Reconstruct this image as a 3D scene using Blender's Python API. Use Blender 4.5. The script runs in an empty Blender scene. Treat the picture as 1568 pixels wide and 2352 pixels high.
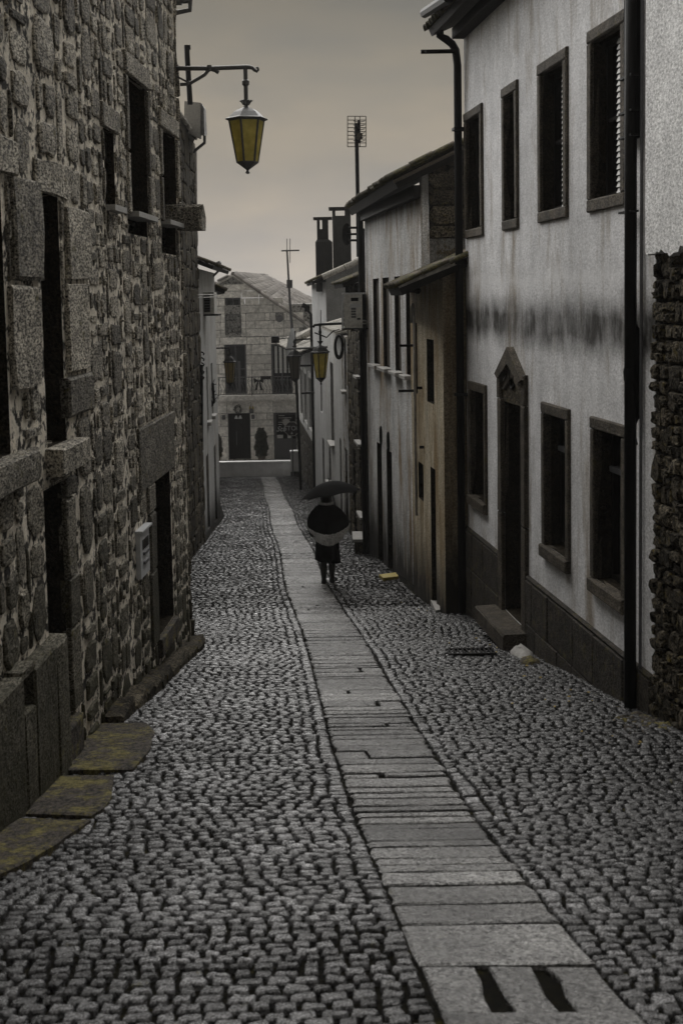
import bpy, math, random
from mathutils import Vector, Matrix
R=math.radians
rng=random.Random(11)
sc=bpy.context.scene
col=sc.collection

# ------------------------------------------------------------------ camera, sky, sun, exposure
F=3000.;CXp=784.;PYp=950.;TILT=math.atan(.09);ROLL=R(-1.0)
cam=bpy.data.cameras.new('camera'); camo=bpy.data.objects.new('camera',cam); col.objects.link(camo)
cam.sensor_fit='VERTICAL'; cam.sensor_height=36; cam.lens=36*F/2352; cam.shift_y=-(1176-PYp)/2352
cam.clip_start=.1; cam.clip_end=600
camo.matrix_world=Matrix.Rotation(R(90)-TILT,4,'X')@Matrix.Rotation(ROLL,4,'Z')
cam.dof.use_dof=True; cam.dof.focus_distance=19; cam.dof.aperture_fstop=4.5
sc.camera=camo
def ray(px,py):
    x=(px-CXp)/F; y=-(py-PYp)/F
    c,s=math.cos(ROLL),math.sin(ROLL)
    x2=c*x-s*y; y2=s*x+c*y
    dy=math.cos(TILT)+y2*math.sin(TILT); dz=y2*math.cos(TILT)-math.sin(TILT)
    return (x2/dy,dz/dy)
SUN_EL=R(50); SUN_AZ=R(342)      # azimuth measured clockwise from +Y: light comes from the far end, a little left
w=bpy.data.worlds.new('World'); sc.world=w; w.use_nodes=True
nt=w.node_tree; nt.nodes.clear()
def wn(t,**k):
    n=nt.nodes.new(t)
    for a,b in k.items(): setattr(n,a,b)
    return n
sky=wn('ShaderNodeTexSky',sky_type='NISHITA'); sky.sun_disc=False; sky.sun_elevation=SUN_EL; sky.sun_rotation=SUN_AZ
sky.dust_density=6; sky.air_density=1.5
tc=wn('ShaderNodeTexCoord'); sep=wn('ShaderNodeSeparateXYZ'); nt.links.new(tc.outputs['Generated'],sep.inputs[0])
rp=wn('ShaderNodeValToRGB'); nt.links.new(sep.outputs['Z'],rp.inputs[0])
e=rp.color_ramp; e.elements[0].position=0; e.elements[0].color=(1.6,1.56,1.48,1)
e.elements[1].position=1; e.elements[1].color=(1.0,.94,.82,1)
x=e.elements.new(.10); x.color=(1.02,.95,.83,1)
x=e.elements.new(.23); x.color=(.37,.35,.29,1)
mp=wn('ShaderNodeMapping'); mp.inputs['Scale'].default_value=(1,1,3.0); nt.links.new(tc.outputs['Generated'],mp.inputs[0])
cn=wn('ShaderNodeTexNoise'); cn.inputs['Scale'].default_value=6; cn.inputs['Detail'].default_value=5; nt.links.new(mp.outputs[0],cn.inputs['Vector'])
cr=wn('ShaderNodeValToRGB'); nt.links.new(cn.outputs['Fac'],cr.inputs[0])
cr.color_ramp.elements[0].position=.3; cr.color_ramp.elements[0].color=(.74,.77,.84,1)
cr.color_ramp.elements[1].position=.7; cr.color_ramp.elements[1].color=(1.16,1.07,.97,1)
mul=wn('ShaderNodeMix',data_type='RGBA',blend_type='MULTIPLY'); mul.inputs[0].default_value=1
nt.links.new(rp.outputs[0],mul.inputs[6]); nt.links.new(cr.outputs[0],mul.inputs[7])
mx=wn('ShaderNodeMix',data_type='RGBA'); mx.inputs[0].default_value=.97
nt.links.new(sky.outputs[0],mx.inputs[6]); nt.links.new(mul.outputs[2],mx.inputs[7])
bg=wn('ShaderNodeBackground'); bg.inputs['Strength'].default_value=.088
nt.links.new(mx.outputs[2],bg.inputs[0])
ow=wn('ShaderNodeOutputWorld'); nt.links.new(bg.outputs[0],ow.inputs[0])
sl=bpy.data.lights.new('sun','SUN'); sl.energy=1.5; sl.angle=R(90); sl.color=(1,.985,.96)
so=bpy.data.objects.new('sun',sl); col.objects.link(so); so.location=(0,-20,30)
sdir=Vector((math.sin(SUN_AZ)*math.cos(SUN_EL),math.cos(SUN_AZ)*math.cos(SUN_EL),math.sin(SUN_EL)))
so.rotation_euler=sdir.to_track_quat('Z','Y').to_euler()
sc.view_settings.view_transform='Standard'; sc.view_settings.look='None'; sc.view_settings.exposure=1.9; sc.view_settings.gamma=1
sc.view_settings.use_curve_mapping=False
sc.cycles.max_bounces=6; sc.cycles.volume_bounces=1; sc.cycles.transparent_max_bounces=8

# ------------------------------------------------------------------ helpers
PROF=[(-40,-2.6),(0,2.02),(4.6,2.66),(7.8,3.19),(11.3,3.63),(15.7,4.22),(22.4,4.97),(34,6.05),(48,7.3),(61,8.38),(75,8.6),(200,12)]
def G(y):
    for (a,da),(b,db) in zip(PROF,PROF[1:]):
        if y<=b:
            t=(y-a)/(b-a); return -(da+(db-da)*t)
    return -PROF[-1][1]
def gp(px,py,dz=0):
    a,b=ray(px,py); lo,hi=1.,90.
    for _ in range(50):
        m=(lo+hi)/2
        if b*m-(G(m)+dz)>0: lo=m
        else: hi=m
    return Vector((a*m,m,G(m)+dz))
def at(px,py,Y):
    a,b=ray(px,py); return Vector((a*Y,Y,b*Y))
class Wall:
    def __init__(s,x0,y0,x1,y1,side):
        s.P=Vector((x0,y0,0)); u=Vector((x1-x0,y1-y0,0)); s.L=u.length; s.u=u.normalized()
        s.n=Vector((-s.u.y,s.u.x,0))*side
    def hit(s,px,py):
        a,b=ray(px,py); d=Vector((a,1,b)); t=s.P.dot(s.n)/d.dot(s.n); p=d*t
        return ((p-s.P).dot(s.u),p.z)
    def pt(s,a,z,o=0):
        p=s.P+s.u*a+s.n*o; return Vector((p.x,p.y,z))
    def sx(s,px,py): return s.hit(px,py)[0]
class MB:
    def __init__(s): s.v=[];s.f=[]
    def add(s,vs,fs):
        b=len(s.v); s.v+= [Vector(q) for q in vs]; s.f+=[tuple(i+b for i in q) for q in fs]; return s
    def quad(s,a,b,c,d): return s.add([a,b,c,d],[(0,1,2,3)])
    def hexa(s,p): # 8 pts: bottom 4, top 4
        return s.add(p,[(0,3,2,1),(4,5,6,7),(0,1,5,4),(1,2,6,5),(2,3,7,6),(3,0,4,7)])
    def wbox(s,W,s0,s1,z0,z1,o0,o1):
        return s.hexa([W.pt(s0,z0,o0),W.pt(s1,z0,o0),W.pt(s1,z0,o1),W.pt(s0,z0,o1),W.pt(s0,z1,o0),W.pt(s1,z1,o0),W.pt(s1,z1,o1),W.pt(s0,z1,o1)])
    def box(s,x0,x1,y0,y1,z0,z1):
        return s.hexa([(x0,y0,z0),(x1,y0,z0),(x1,y1,z0),(x0,y1,z0),(x0,y0,z1),(x1,y0,z1),(x1,y1,z1),(x0,y1,z1)])
    def tube(s,pts,r,seg=8,cap=True):
        pts=[Vector(p) for p in pts]; n=len(pts); rs=r if isinstance(r,(list,tuple)) else [r]*n
        vs=[];fs=[]; prev=None
        for i,p in enumerate(pts):
            t=(pts[min(i+1,n-1)]-pts[max(i-1,0)]).normalized()
            if prev is None:
                a=Vector((0,0,1)) if abs(t.z)<.9 else Vector((1,0,0)); x=t.cross(a).normalized()
            else: x=(prev-t*prev.dot(t)).normalized()
            prev=x; y=t.cross(x)
            for k in range(seg):
                an=2*math.pi*k/seg; vs.append(p+(x*math.cos(an)+y*math.sin(an))*rs[i])
        for i in range(n-1):
            for k in range(seg):
                a=i*seg+k;b=i*seg+(k+1)%seg; fs.append((a,b,b+seg,a+seg))
        if cap: fs.append(tuple(range(seg))[::-1]); fs.append(tuple(range((n-1)*seg,n*seg)))
        return s.add(vs,fs)
    def lathe(s,c,prof,seg=16,rot=0,sx=1,sy=1):
        c=Vector(c); vs=[];fs=[]
        for r,z in prof:
            for k in range(seg):
                an=rot+2*math.pi*k/seg; vs.append(c+Vector((math.cos(an)*r*sx,math.sin(an)*r*sy,z)))
        for i in range(len(prof)-1):
            for k in range(seg):
                a=i*seg+k;b=i*seg+(k+1)%seg; fs.append((a,b,b+seg,a+seg))
        fs.append(tuple(range(seg))[::-1]); fs.append(tuple(range((len(prof)-1)*seg,len(prof)*seg)))
        return s.add(vs,fs)
    def prism(s,W,poly,o0,o1):
        n=len(poly); vs=[W.pt(a,z,o0) for a,z in poly]+[W.pt(a,z,o1) for a,z in poly]
        fs=[tuple(range(n))[::-1],tuple(range(n,2*n))]+[(i,(i+1)%n,(i+1)%n+n,i+n) for i in range(n)]
        return s.add(vs,fs)
    def build(s,name,mat,parent=None,smooth=False,loc=None):
        base=BASE.get(parent.name,Vector()) if parent else Vector(loc if loc is not None else (0,0,0))
        me=bpy.data.meshes.new(name); me.from_pydata([tuple(p-base) for p in s.v],[],s.f); me.update()
        if smooth: me.polygons.foreach_set('use_smooth',[True]*len(me.polygons))
        if mat: me.materials.append(mat)
        o=bpy.data.objects.new(name,me); col.objects.link(o)
        if parent: o.parent=parent; 
        else: o.location=base
        BASE[o.name]=base
        return o
BASE={}
def tag(o,label=None,cat=None,group=None,kind=None):
    for k,v in (('label',label),('category',cat),('group',group),('kind',kind)):
        if v: o[k]=v
    return o
def thing(name,label,cat,loc,group=None,kind=None):
    o=bpy.data.objects.new(name,None); col.objects.link(o); o.location=loc; o.empty_display_size=.2
    BASE[o.name]=Vector(loc); return tag(o,label,cat,group,kind)
def copy_thing(src,loc,label,extra=None):
    c=src.copy(); col.objects.link(c); c.location=loc; c['label']=label; BASE[c.name]=Vector(loc)
    for ch in list(src.children):
        d=ch.copy(); col.objects.link(d); d.parent=c
        for g in list(ch.children):
            h=g.copy(); col.objects.link(h); h.parent=d
    return c
def pieces(name,items,mat,parent,limit=300,stuffname=None,smooth=False):
    """items: (size key, verts, faces); the largest become parts, the rest one stuff part"""
    items=sorted(items,key=lambda t:-t[0])
    for k,vs,fs in items[:limit]: MB().add(vs,fs).build(name,mat,parent,smooth)
    if len(items)>limit:
        m=MB()
        for k,vs,fs in items[limit:]: m.add(vs,fs)
        tag(m.build(stuffname or name+'_rest',mat,parent,smooth),kind='stuff')

# ------------------------------------------------------------------ materials
class NT:
    def __init__(s,name):
        s.m=bpy.data.materials.new(name); s.m.use_nodes=True; s.t=s.m.node_tree; s.t.nodes.clear()
        s.out=s.t.nodes.new('ShaderNodeOutputMaterial'); s.b=s.t.nodes.new('ShaderNodeBsdfPrincipled'); s.l(s.b.outputs[0],s.out.inputs[0])
        s.tc=s.t.nodes.new('ShaderNodeTexCoord'); s.co=s.tc.outputs['Object']
    def l(s,a,b): s.t.links.new(a,b)
    def n(s,t,**k):
        n=s.t.nodes.new(t)
        for a,b in k.items(): setattr(n,a,b)
        return n
    def map(s,sc_,loc=(0,0,0)):
        m=s.n('ShaderNodeMapping'); m.inputs['Scale'].default_value=sc_; m.inputs['Location'].default_value=loc; s.l(s.co,m.inputs[0]); return m.outputs[0]
    def noise(s,scale,detail=3,rough=.6,sc_=None,loc=(0,0,0),dist=0):
        n=s.n('ShaderNodeTexNoise'); n.inputs['Scale'].default_value=scale; n.inputs['Detail'].default_value=detail; n.inputs['Roughness'].default_value=rough
        n.inputs['Distortion'].default_value=dist
        s.l(s.map(sc_ or (1,1,1),loc),n.inputs['Vector']); return n.outputs['Fac']
    def vor(s,scale,feature='F1',sc_=None):
        n=s.n('ShaderNodeTexVoronoi',feature=feature); n.inputs['Scale'].default_value=scale; s.l(s.map(sc_ or (1,1,1)),n.inputs['Vector']); return n.outputs['Distance']
    def ramp(s,f,stops):
        r=s.n('ShaderNodeValToRGB'); s.l(f,r.inputs[0]); e=r.color_ramp
        while len(e.elements)<len(stops): e.elements.new(.5)
        for q,(p,c) in zip(e.elements,stops):
            q.position=p; q.color=(c,c,c,1) if isinstance(c,(int,float)) else tuple(c)+(1,)
        return r.outputs[0]
    def mix(s,f,a,b,mode='MIX'):
        m=s.n('ShaderNodeMix',data_type='RGBA',blend_type=mode)
        for i,v in ((0,f),(6,a),(7,b)):
            if isinstance(v,(int,float)): m.inputs[i].default_value= v if i==0 else (v,v,v,1)
            elif isinstance(v,tuple): m.inputs[i].default_value=v+(1,)
            else: s.l(v,m.inputs[i])
        return m.outputs[2]
    def math(s,op,a,b=0):
        m=s.n('ShaderNodeMath',operation=op)
        for i,v in ((0,a),(1,b)):
            if isinstance(v,(int,float)): m.inputs[i].default_value=v
            else: s.l(v,m.inputs[i])
        return m.outputs[0]
    def z(s):
        p=s.n('ShaderNodeSeparateXYZ'); g=s.n('ShaderNodeNewGeometry'); s.l(g.outputs['Position'],p.inputs[0]); return p.outputs[2]
    def rnd(s):
        g=s.n('ShaderNodeNewGeometry'); o=s.n('ShaderNodeObjectInfo'); return s.math('FRACT',s.math('ADD',g.outputs['Random Per Island'],o.outputs['Random']))
    def bump(s,h,strength=.5,dist=.02,prev=None):
        b=s.n('ShaderNodeBump'); b.inputs['Strength'].default_value=strength; b.inputs['Distance'].default_value=dist; s.l(h,b.inputs['Height'])
        if prev: s.l(prev,b.inputs['Normal'])
        return b.outputs[0]
    def fin(s,color,rough=.8,normal=None,spec=.5,metal=0):
        if isinstance(color,tuple): s.b.inputs['Base Color'].default_value=color+(1,)
        else: s.l(color,s.b.inputs['Base Color'])
        if isinstance(rough,(int,float)): s.b.inputs['Roughness'].default_value=rough
        else: s.l(rough,s.b.inputs['Roughness'])
        s.b.inputs['Specular IOR Level'].default_value=spec; s.b.inputs['Metallic'].default_value=metal
        if normal: s.l(normal,s.b.inputs['Normal'])
        return s.m

def granite(name,dark,light,tint=(1,1,1),scale=55,rough=.75,moss=.0,mossc=(.10,.085,.02),low=.35,hi=.66,bs=.8,var=(.55,1.3),big=.5,st=(1,1,1),sp_=.22,lowdark=False):
    t=NT(name)
    sp=t.noise(scale,3,.75,sc_=st)
    c=t.ramp(sp,[(low,dark),(hi,light)])
    c=t.mix(1,c,tint,'MULTIPLY')
    v=t.ramp(t.rnd(),[(0,var[0]),(1,var[1])]); c=t.mix(1,c,v,'MULTIPLY')
    b=t.ramp(t.noise(4,4,.7),[(.35,1-big),(.65,1.15)]); c=t.mix(1,c,b,'MULTIPLY')
    if lowdark:  # turns mossy green-black towards the ground, with a ragged edge
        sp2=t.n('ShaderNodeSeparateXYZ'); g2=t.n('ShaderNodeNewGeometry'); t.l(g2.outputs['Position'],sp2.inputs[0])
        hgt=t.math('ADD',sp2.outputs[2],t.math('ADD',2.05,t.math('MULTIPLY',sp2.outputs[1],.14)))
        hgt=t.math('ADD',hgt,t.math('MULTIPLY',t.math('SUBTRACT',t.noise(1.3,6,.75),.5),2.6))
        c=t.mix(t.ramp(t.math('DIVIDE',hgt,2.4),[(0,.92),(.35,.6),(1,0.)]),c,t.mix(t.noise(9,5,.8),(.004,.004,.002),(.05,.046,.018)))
    if moss>0:
        mf=t.ramp(t.noise(7,5,.75,loc=(3,1,7)),[(.62-moss*.25,0.),(.72-moss*.2,.9)]); c=t.mix(mf,c,mossc)
    nb=t.bump(t.noise(scale*.8,4,.8,sc_=st),bs,.012); nb=t.bump(t.noise(9,4,.7),.7,.04,nb)
    return t.fin(c,rough,nb,sp_)
mt_rubble=granite('rubble granite',(.012,.011,.009),(.68,.65,.58),(1,.96,.89),60,.8,.10,var=(.35,1.3),big=.45,low=.40,hi=.64,bs=.8,st=(1,.4,1),lowdark=True)
mt_ashlar=granite('dressed granite',(.008,.007,.006),(.17,.155,.135),(1,.93,.82),60,.8,.15,(.07,.06,.02),var=(.8,1.1),big=.55)
mt_plinth=granite('plinth granite',(.003,.003,.003),(.09,.083,.075),(1,.93,.82),50,.8,.25,(.09,.08,.03),var=(.8,1.15))
mt_darkstone=granite('dark rubble granite',(.003,.003,.002),(.17,.155,.13),(1,.94,.82),38,.85,.22,(.11,.085,.025),var=(.4,1.4),sp_=.1,low=.4,hi=.66)
mt_farstone=granite('haze paled far granite',(.58,.57,.55),(.95,.94,.92),(1,.98,.95),14,.85,0,var=(.8,1.15),big=.3,low=.3,hi=.7)  # far haze is put into this stone colour, paler than the granite
def mk_mortar(name,a,b,pits=.5,moss=.2):
    t=NT(name); c=t.ramp(t.noise(30,4,.7),[(.3,a),(.7,b)])
    c=t.mix(1,c,t.ramp(t.noise(5,3,.6),[(.35,.7),(.65,1.1)]),'MULTIPLY')
    pit=t.ramp(t.noise(9,3,.65,loc=(9,2,4)),[(.52-.1*pits,1.),(.60-.1*pits,.05)]); c=t.mix(1,c,pit,'MULTIPLY')
    nb=t.bump(t.noise(25,5,.8),1,.03)
    return t.fin(c,.9,nb,.2)
mt_mortar=mk_mortar('lime mortar',(.72,.65,.53),(1.,.93,.80),.30)
mt_mortard=mk_mortar('dark joint mortar',(.015,.012,.009),(.10,.085,.06),.6)
mt_mortarf=mk_mortar('haze paled far mortar',(.24,.235,.22),(.42,.41,.39),0)  # joints lightened too, so distance haze sits in the colour
def mk_sett(name,dark,light,rough,var,moss,edge=False):
    t=NT(name); c=t.ramp(t.noise(60,4,.8),[(.38,dark),(.66,light)])
    c=t.mix(1,c,t.ramp(t.rnd(),[(0,var[0]),(1,var[1])]),'MULTIPLY')
    g=t.n('ShaderNodeNewGeometry'); sx=t.n('ShaderNodeMapping'); sx.inputs['Scale'].default_value=(1,1,1); t.l(g.outputs['Position'],sx.inputs[0])
    pn=t.n('ShaderNodeTexNoise'); pn.inputs['Scale'].default_value=.9; pn.inputs['Detail'].default_value=5; t.l(sx.outputs[0],pn.inputs['Vector'])
    c=t.mix(1,c,t.ramp(pn.outputs['Fac'],[(.35,.45),(.62,1.15)]),'MULTIPLY')
    if edge:   # grime away from the worn central run, and right-hand shade painted into the colour
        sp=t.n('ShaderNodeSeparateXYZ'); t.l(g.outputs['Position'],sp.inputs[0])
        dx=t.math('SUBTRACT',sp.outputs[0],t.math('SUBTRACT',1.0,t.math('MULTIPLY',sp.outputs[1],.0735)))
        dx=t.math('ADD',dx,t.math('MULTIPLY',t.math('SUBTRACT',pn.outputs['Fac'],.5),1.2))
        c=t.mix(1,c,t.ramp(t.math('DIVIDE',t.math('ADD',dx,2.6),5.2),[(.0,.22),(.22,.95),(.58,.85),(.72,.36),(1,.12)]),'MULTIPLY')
    vp=t.ramp(t.noise(26,4,.75,loc=(4,4,4)),[(.36,.06),(.46,1.)]); c=t.mix(1,c,vp,'MULTIPLY')   # pits and dirt
    mn=t.n('ShaderNodeTexNoise'); mn.inputs['Scale'].default_value=6; mn.inputs['Detail'].default_value=6; mn.inputs['Roughness'].default_value=.8; t.l(sx.outputs[0],mn.inputs['Vector'])
    c=t.mix(t.ramp(mn.outputs['Fac'],[(.64-moss,0.),(.72-moss,.8)]),c,(.10,.09,.02))
    rr=t.ramp(t.noise(12,4,.7),[(.35,rough-.14),(.7,rough+.25)])
    nb=t.bump(t.noise(55,4,.8),1,.008); nb=t.bump(t.noise(16,3,.7),1,.02,nb)
    return t.fin(c,rr,nb,.75)
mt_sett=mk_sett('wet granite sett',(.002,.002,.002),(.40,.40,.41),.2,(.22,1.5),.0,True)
mt_slab=mk_sett('wet granite slab',(.003,.003,.003),(.50,.495,.485),.2,(.45,1.3),.0)
t=NT('joint soil'); c=t.ramp(t.noise(22,5,.8),[(.4,(.002,.002,.002)),(.75,(.015,.013,.006))]); c=t.mix(t.ramp(t.noise(2.2,5,.8),[(.60,0.),(.70,.8)]),c,(.05,.045,.008))
mt_soil=t.fin(c,.8,t.bump(t.noise(40,4,.8),1,.02),.04)
t=NT('mossy slab stone'); c=t.ramp(t.noise(30,5,.8,sc_=(1,.6,1)),[(.40,(.006,.005,.004)),(.66,(.13,.11,.09))]); c=t.mix(t.ramp(t.noise(3.5,7,.85),[(.50,0.),(.56,.95)]),c,t.ramp(t.noise(20,4,.8),[(.35,(.05,.04,.004)),(.7,(.30,.26,.09))]))
mt_lichen=t.fin(c,.8,t.bump(t.noise(22,5,.8),1,.03),.3)
def plaster(name,ca,cb,streak=.5,brown=0.,brownc=(.20,.12,.05),band=None,dirt=None,grain=.35,peel=0,rough=.85,topshade=None):
    t=NT(name)
    c=t.mix(t.noise(5,4,.6),ca,cb)
    g=t.ramp(t.noise(48,3,.8,sc_=(1,.5,1)),[(.34,1-grain*1.2),(.66,1+grain*.4)]); c=t.mix(1,c,g,'MULTIPLY')
    st=t.ramp(t.noise(1,5,.7,sc_=(11,3.2,.9)),[(.34,1-streak*.45),(.58,1.04)]); c=t.mix(t.ramp(t.noise(1.1,4,.7,sc_=(1.6,1.,.6),loc=(5,5,5)),[(.35,.15),(.65,1.)]),c,t.mix(1,c,st,'MULTIPLY'))
    st=t.ramp(t.noise(1,4,.65,sc_=(2.6,.9,.3),loc=(8,1,3)),[(.30,1-streak*.45),(.62,1.05)]); c=t.mix(1,c,st,'MULTIPLY'); c=t.mix(1,c,t.ramp(t.noise(2.3,6,.7,loc=(3,3,9)),[(.35,.86),(.65,1.08)]),'MULTIPLY')
    if brown>0:
        bf=t.ramp(t.noise(1,5,.7,sc_=(5,1.9,.42),loc=(4,7,1)),[(.60-brown*.35,0.),(.74-brown*.25,1.)]); c=t.mix(bf,c,t.mix(1,(1.,1.,1.),t.mix(1,g,brownc,'MULTIPLY'),'MULTIPLY'))
    z=t.z()
    if band:
        z0,hw=band; wz=t.math('ADD',z,t.math('MULTIPLY',t.math('SUBTRACT',t.noise(2.2,5,.7),.5),.34))
        d=t.math('ABSOLUTE',t.math('SUBTRACT',wz,z0)); bf=t.ramp(t.math('DIVIDE',d,hw),[(.25,.97),(1,0.)])
        bf=t.math('MULTIPLY',bf,t.ramp(t.noise(3,4,.7,sc_=(1,1,.4)),[(.3,.45),(.6,1.)]))
        c=t.mix(bf,c,(.022,.02,.016))
        up=t.math('ABSOLUTE',t.math('SUBTRACT',wz,z0+hw*1.35)); c=t.mix(t.ramp(t.math('DIVIDE',up,hw*.35),[(0,.35),(1,0.)]),c,(.85,.85,.85))
    if dirt:
        z0,h=dirt; wz=t.math('ADD',z,t.math('MULTIPLY',t.math('SUBTRACT',t.noise(1.6,6,.75,sc_=(3,3,.8)),.5),h*1.6))
        c=t.mix(t.ramp(t.math('DIVIDE',t.math('SUBTRACT',wz,z0),h),[(.0,.97),(1,0.)]),c,(.012,.010,.007))
    if topshade:  # eaves shadow painted into the colour of the wall top
        z0,h=topshade; wz=t.math('ADD',z,t.math('MULTIPLY',t.math('SUBTRACT',t.noise(1.6,6,.75,sc_=(4,4,.4)),.5),h*1.4))
        c=t.mix(t.ramp(t.math('DIVIDE',t.math('SUBTRACT',z0,wz),h),[(.0,.85),(1,0.)]),c,(.05,.045,.035))
    nb=t.bump(t.noise(60,4,.8),.6,.006); nb=t.bump(t.noise(3,4,.6),.4,.03,nb)
    if peel>0:
        pf=t.ramp(t.noise(1.7,6,.75,loc=(2,9,5)),[(.52,0.),(.55,1.)]); c=t.mix(pf,c,t.ramp(t.noise(30,4,.8),[(.35,(.015,.012,.008)),(.7,(.2,.16,.1))]))
    return t.fin(c,rough,nb,.25)
def simple(name,c,rough=.5,metal=0,nscale=20,amt=.5,bump=.2,spec=.5):
    t=NT(name); k=t.mix(1,c,t.ramp(t.noise(nscale,4,.7),[(.3,1-amt),(.7,1+amt*.4)]),'MULTIPLY')
    return t.fin(k,rough,t.bump(t.noise(nscale*2,3,.7),bump,.01),spec,metal)
mt_iron=simple('black iron',(.006,.0055,.005),.55,0,30,.4,.2,.12)
mt_greyiron=simple('grey painted iron',(.09,.09,.095),.5,0,30,.3)
mt_zinc=simple('weathered zinc pipe',(.10,.10,.10),.5,0,12,.6)
mt_whitepipe=simple('pale painted pipe',(.42,.41,.39),.5,0,12,.4)
mt_whitepaint=simple('white painted wood',(.62,.62,.60),.5,0,15,.3)
mt_dark=simple('dark interior',(.003,.003,.0025),.9,0,10,.5,.2,.05)
mt_darkwood=simple('dark stained wood',(.010,.008,.006),.65,0,25,.6,.5,.15)
mt_brownwood=simple('weathered shutter board',(.085,.07,.052),.7,0,40,.6,.6)
mt_white=simple('white enamel',(.55,.56,.57),.35,0,8,.2)
mt_acbody=simple('off white sheet metal',(.62,.61,.57),.35,.0,14,.45)
mt_concrete=simple('pale concrete',(.38,.37,.35),.8,0,25,.35,.4)
mt_cable=simple('black rubber cable',(.005,.005,.005),.7,0,20,.3,.2,.1)
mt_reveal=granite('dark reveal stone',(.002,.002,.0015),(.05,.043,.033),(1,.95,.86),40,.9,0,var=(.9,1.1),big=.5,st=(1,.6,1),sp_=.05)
t=NT('window glass'); mt_glass=t.fin((.006,.0065,.007),.15,t.bump(t.noise(2,2,.5),.15,.02),.4)
t=NT('amber glass'); am=t.ramp(t.noise(7,3,.6),[(.3,(.62,.55,.15)),(.7,(.96,.88,.34))]); t.b.inputs['Transmission Weight'].default_value=.0
tr=t.n('ShaderNodeBsdfTranslucent'); t.l(am,tr.inputs[0]); ms=t.n('ShaderNodeMixShader'); ms.inputs[0].default_value=.6; t.fin(am,.4,None,.5); t.l(t.b.outputs[0],ms.inputs[1]); t.l(tr.outputs[0],ms.inputs[2]); t.l(ms.outputs[0],t.out.inputs[0]); mt_amber=t.m
def tilemat(name,a,b,moss):
    t=NT(name); c=t.mix(t.ramp(t.noise(14,5,.75),[(.35,0.),(.65,1.)]),a,b); c=t.mix(1,c,t.ramp(t.rnd(),[(0,.6),(1,1.3)]),'MULTIPLY')
    c=t.mix(t.ramp(t.noise(5,6,.8,loc=(1,5,2)),[(.6-moss*.2,0.),(.68-moss*.2,1.)]),c,t.ramp(t.noise(30,4,.8),[(.4,(.01,.01,.003)),(.7,(.12,.10,.015))]))
    return t.fin(c,.8,t.bump(t.noise(25,4,.8),.8,.02),.3)
mt_tile=tilemat('old clay tile',(.025,.02,.016),(.11,.085,.065),.8)
mt_tilep=tilemat('pale lichened tile',(.16,.15,.13),(.42,.40,.36),.15)
mt_tilef=tilemat('haze paled far tile',(.17,.155,.14),(.36,.335,.31),.1)  # greyed and paled to carry the distance haze in the tile colour

# ------------------------------------------------------------------ street
def strip_c(y): return 1.0-.0735*y+.03*math.sin(y*.5)
HW=.36
def XL(y):   # left edge of the street
    if y<15.4: return .04*y-2.47
    if y<17: return -1.85-(y-15.4)/1.6*1.1
    return -2.38-.03*y if y<38 else -3.52-(y-38)*.115
def XRt(y):
    if y<10.8: return 2.57+(10.8-y)*.10
    if y<18: return 3.85-.1176*y
    if y<21: return 1.39-(y-18.1)*.096
    return 2.62-.0735*y+.05
def U(x,y): return .010*math.sin(x*3.1+y*1.3)+.008*math.sin(y*2.3-x)
gnd=MB(); ys=[-8+.25*i for i in range(300)]
xs=[-60,-20,-8]+[-6+.25*i for i in range(48)]+[8,20,60]
for y in ys:
    for x in xs: gnd.v.append(Vector((x,y,G(y)-.026+U(x,y))))
n=len(xs)
for j in range(len(ys)-1):
    for i in range(n-1): a=j*n+i; gnd.f.append((a,a+1,a+1+n,a+n))
street=gnd.build('street',mt_soil); tag(street,kind='structure')
gb=MB(); gb.quad((-200,-100,-14),(200,-100,-14),(200,300,-14),(-200,300,-14)); tag(gb.build('ground',mt_soil),kind='structure')

def sett(w,l,h,jit,fine=True):
    """verts/faces of one sett centred on origin, top near z=0"""
    vs=[];fs=[]
    if fine:
        def ring(sx,sy,z,ch):
            out=[]
            for (cx,cy,ax,ay) in ((1,1,1,0),(1,1,0,1),(-1,1,0,1),(-1,1,1,0),(-1,-1,1,0),(-1,-1,0,1),(1,-1,0,1),(1,-1,1,0)):
                out.append([cx*(sx-ch*(1-ax)),cy*(sy-ch*ax),z])
            return out
        j=[(rng.uniform(-jit,jit),rng.uniform(-jit,jit)) for _ in range(8)]
        hh=[rng.uniform(-.005,.006) for _ in range(8)]
        for q,(k,z,ch) in enumerate(((1.0,-h,.008),(1.0,-.010,.010),(.90,.0,.014),(.6,.002,.012))):
            sy=k if k==1 else k*.92
            for i,p in enumerate(ring(w/2*k,l/2*sy,z,ch)): vs.append((p[0]+j[i][0]*k,p[1]+j[i][1]*k,p[2]+(hh[i] if q>0 else 0)))
        for r in range(3):
            for i in range(8): a=r*8+i;b=r*8+(i+1)%8; fs.append((a,b,b+8,a+8))
        fs.append(tuple(range(24,32)))
    else:
        for k,z in ((1,-h),(.78,.0)):
            for cx,cy in ((1,1),(-1,1),(-1,-1),(1,-1)): vs.append((cx*w/2*k+rng.uniform(-jit,jit),cy*l/2*k+rng.uniform(-jit*.5,jit*.5),z+(rng.uniform(-.004,.006) if z==0 else 0)))
        fs=[(0,1,5,4),(1,2,6,5),(2,3,7,6),(3,0,4,7),(4,5,6,7)]
    return vs,fs
variants=[]
for i in range(14):
    vs,fs=sett(1,1,1,.0,True) if False else sett(.118,.074,.055,.007,True)
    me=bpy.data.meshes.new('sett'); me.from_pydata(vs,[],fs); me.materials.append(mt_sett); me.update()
    variants.append((me,vs,fs))
near=[];rest=MB();far=MB()
SL=-.0
def dgrad(y): return (G(y+.2)-G(y-.2))/.4
slabzones=[]
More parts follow.
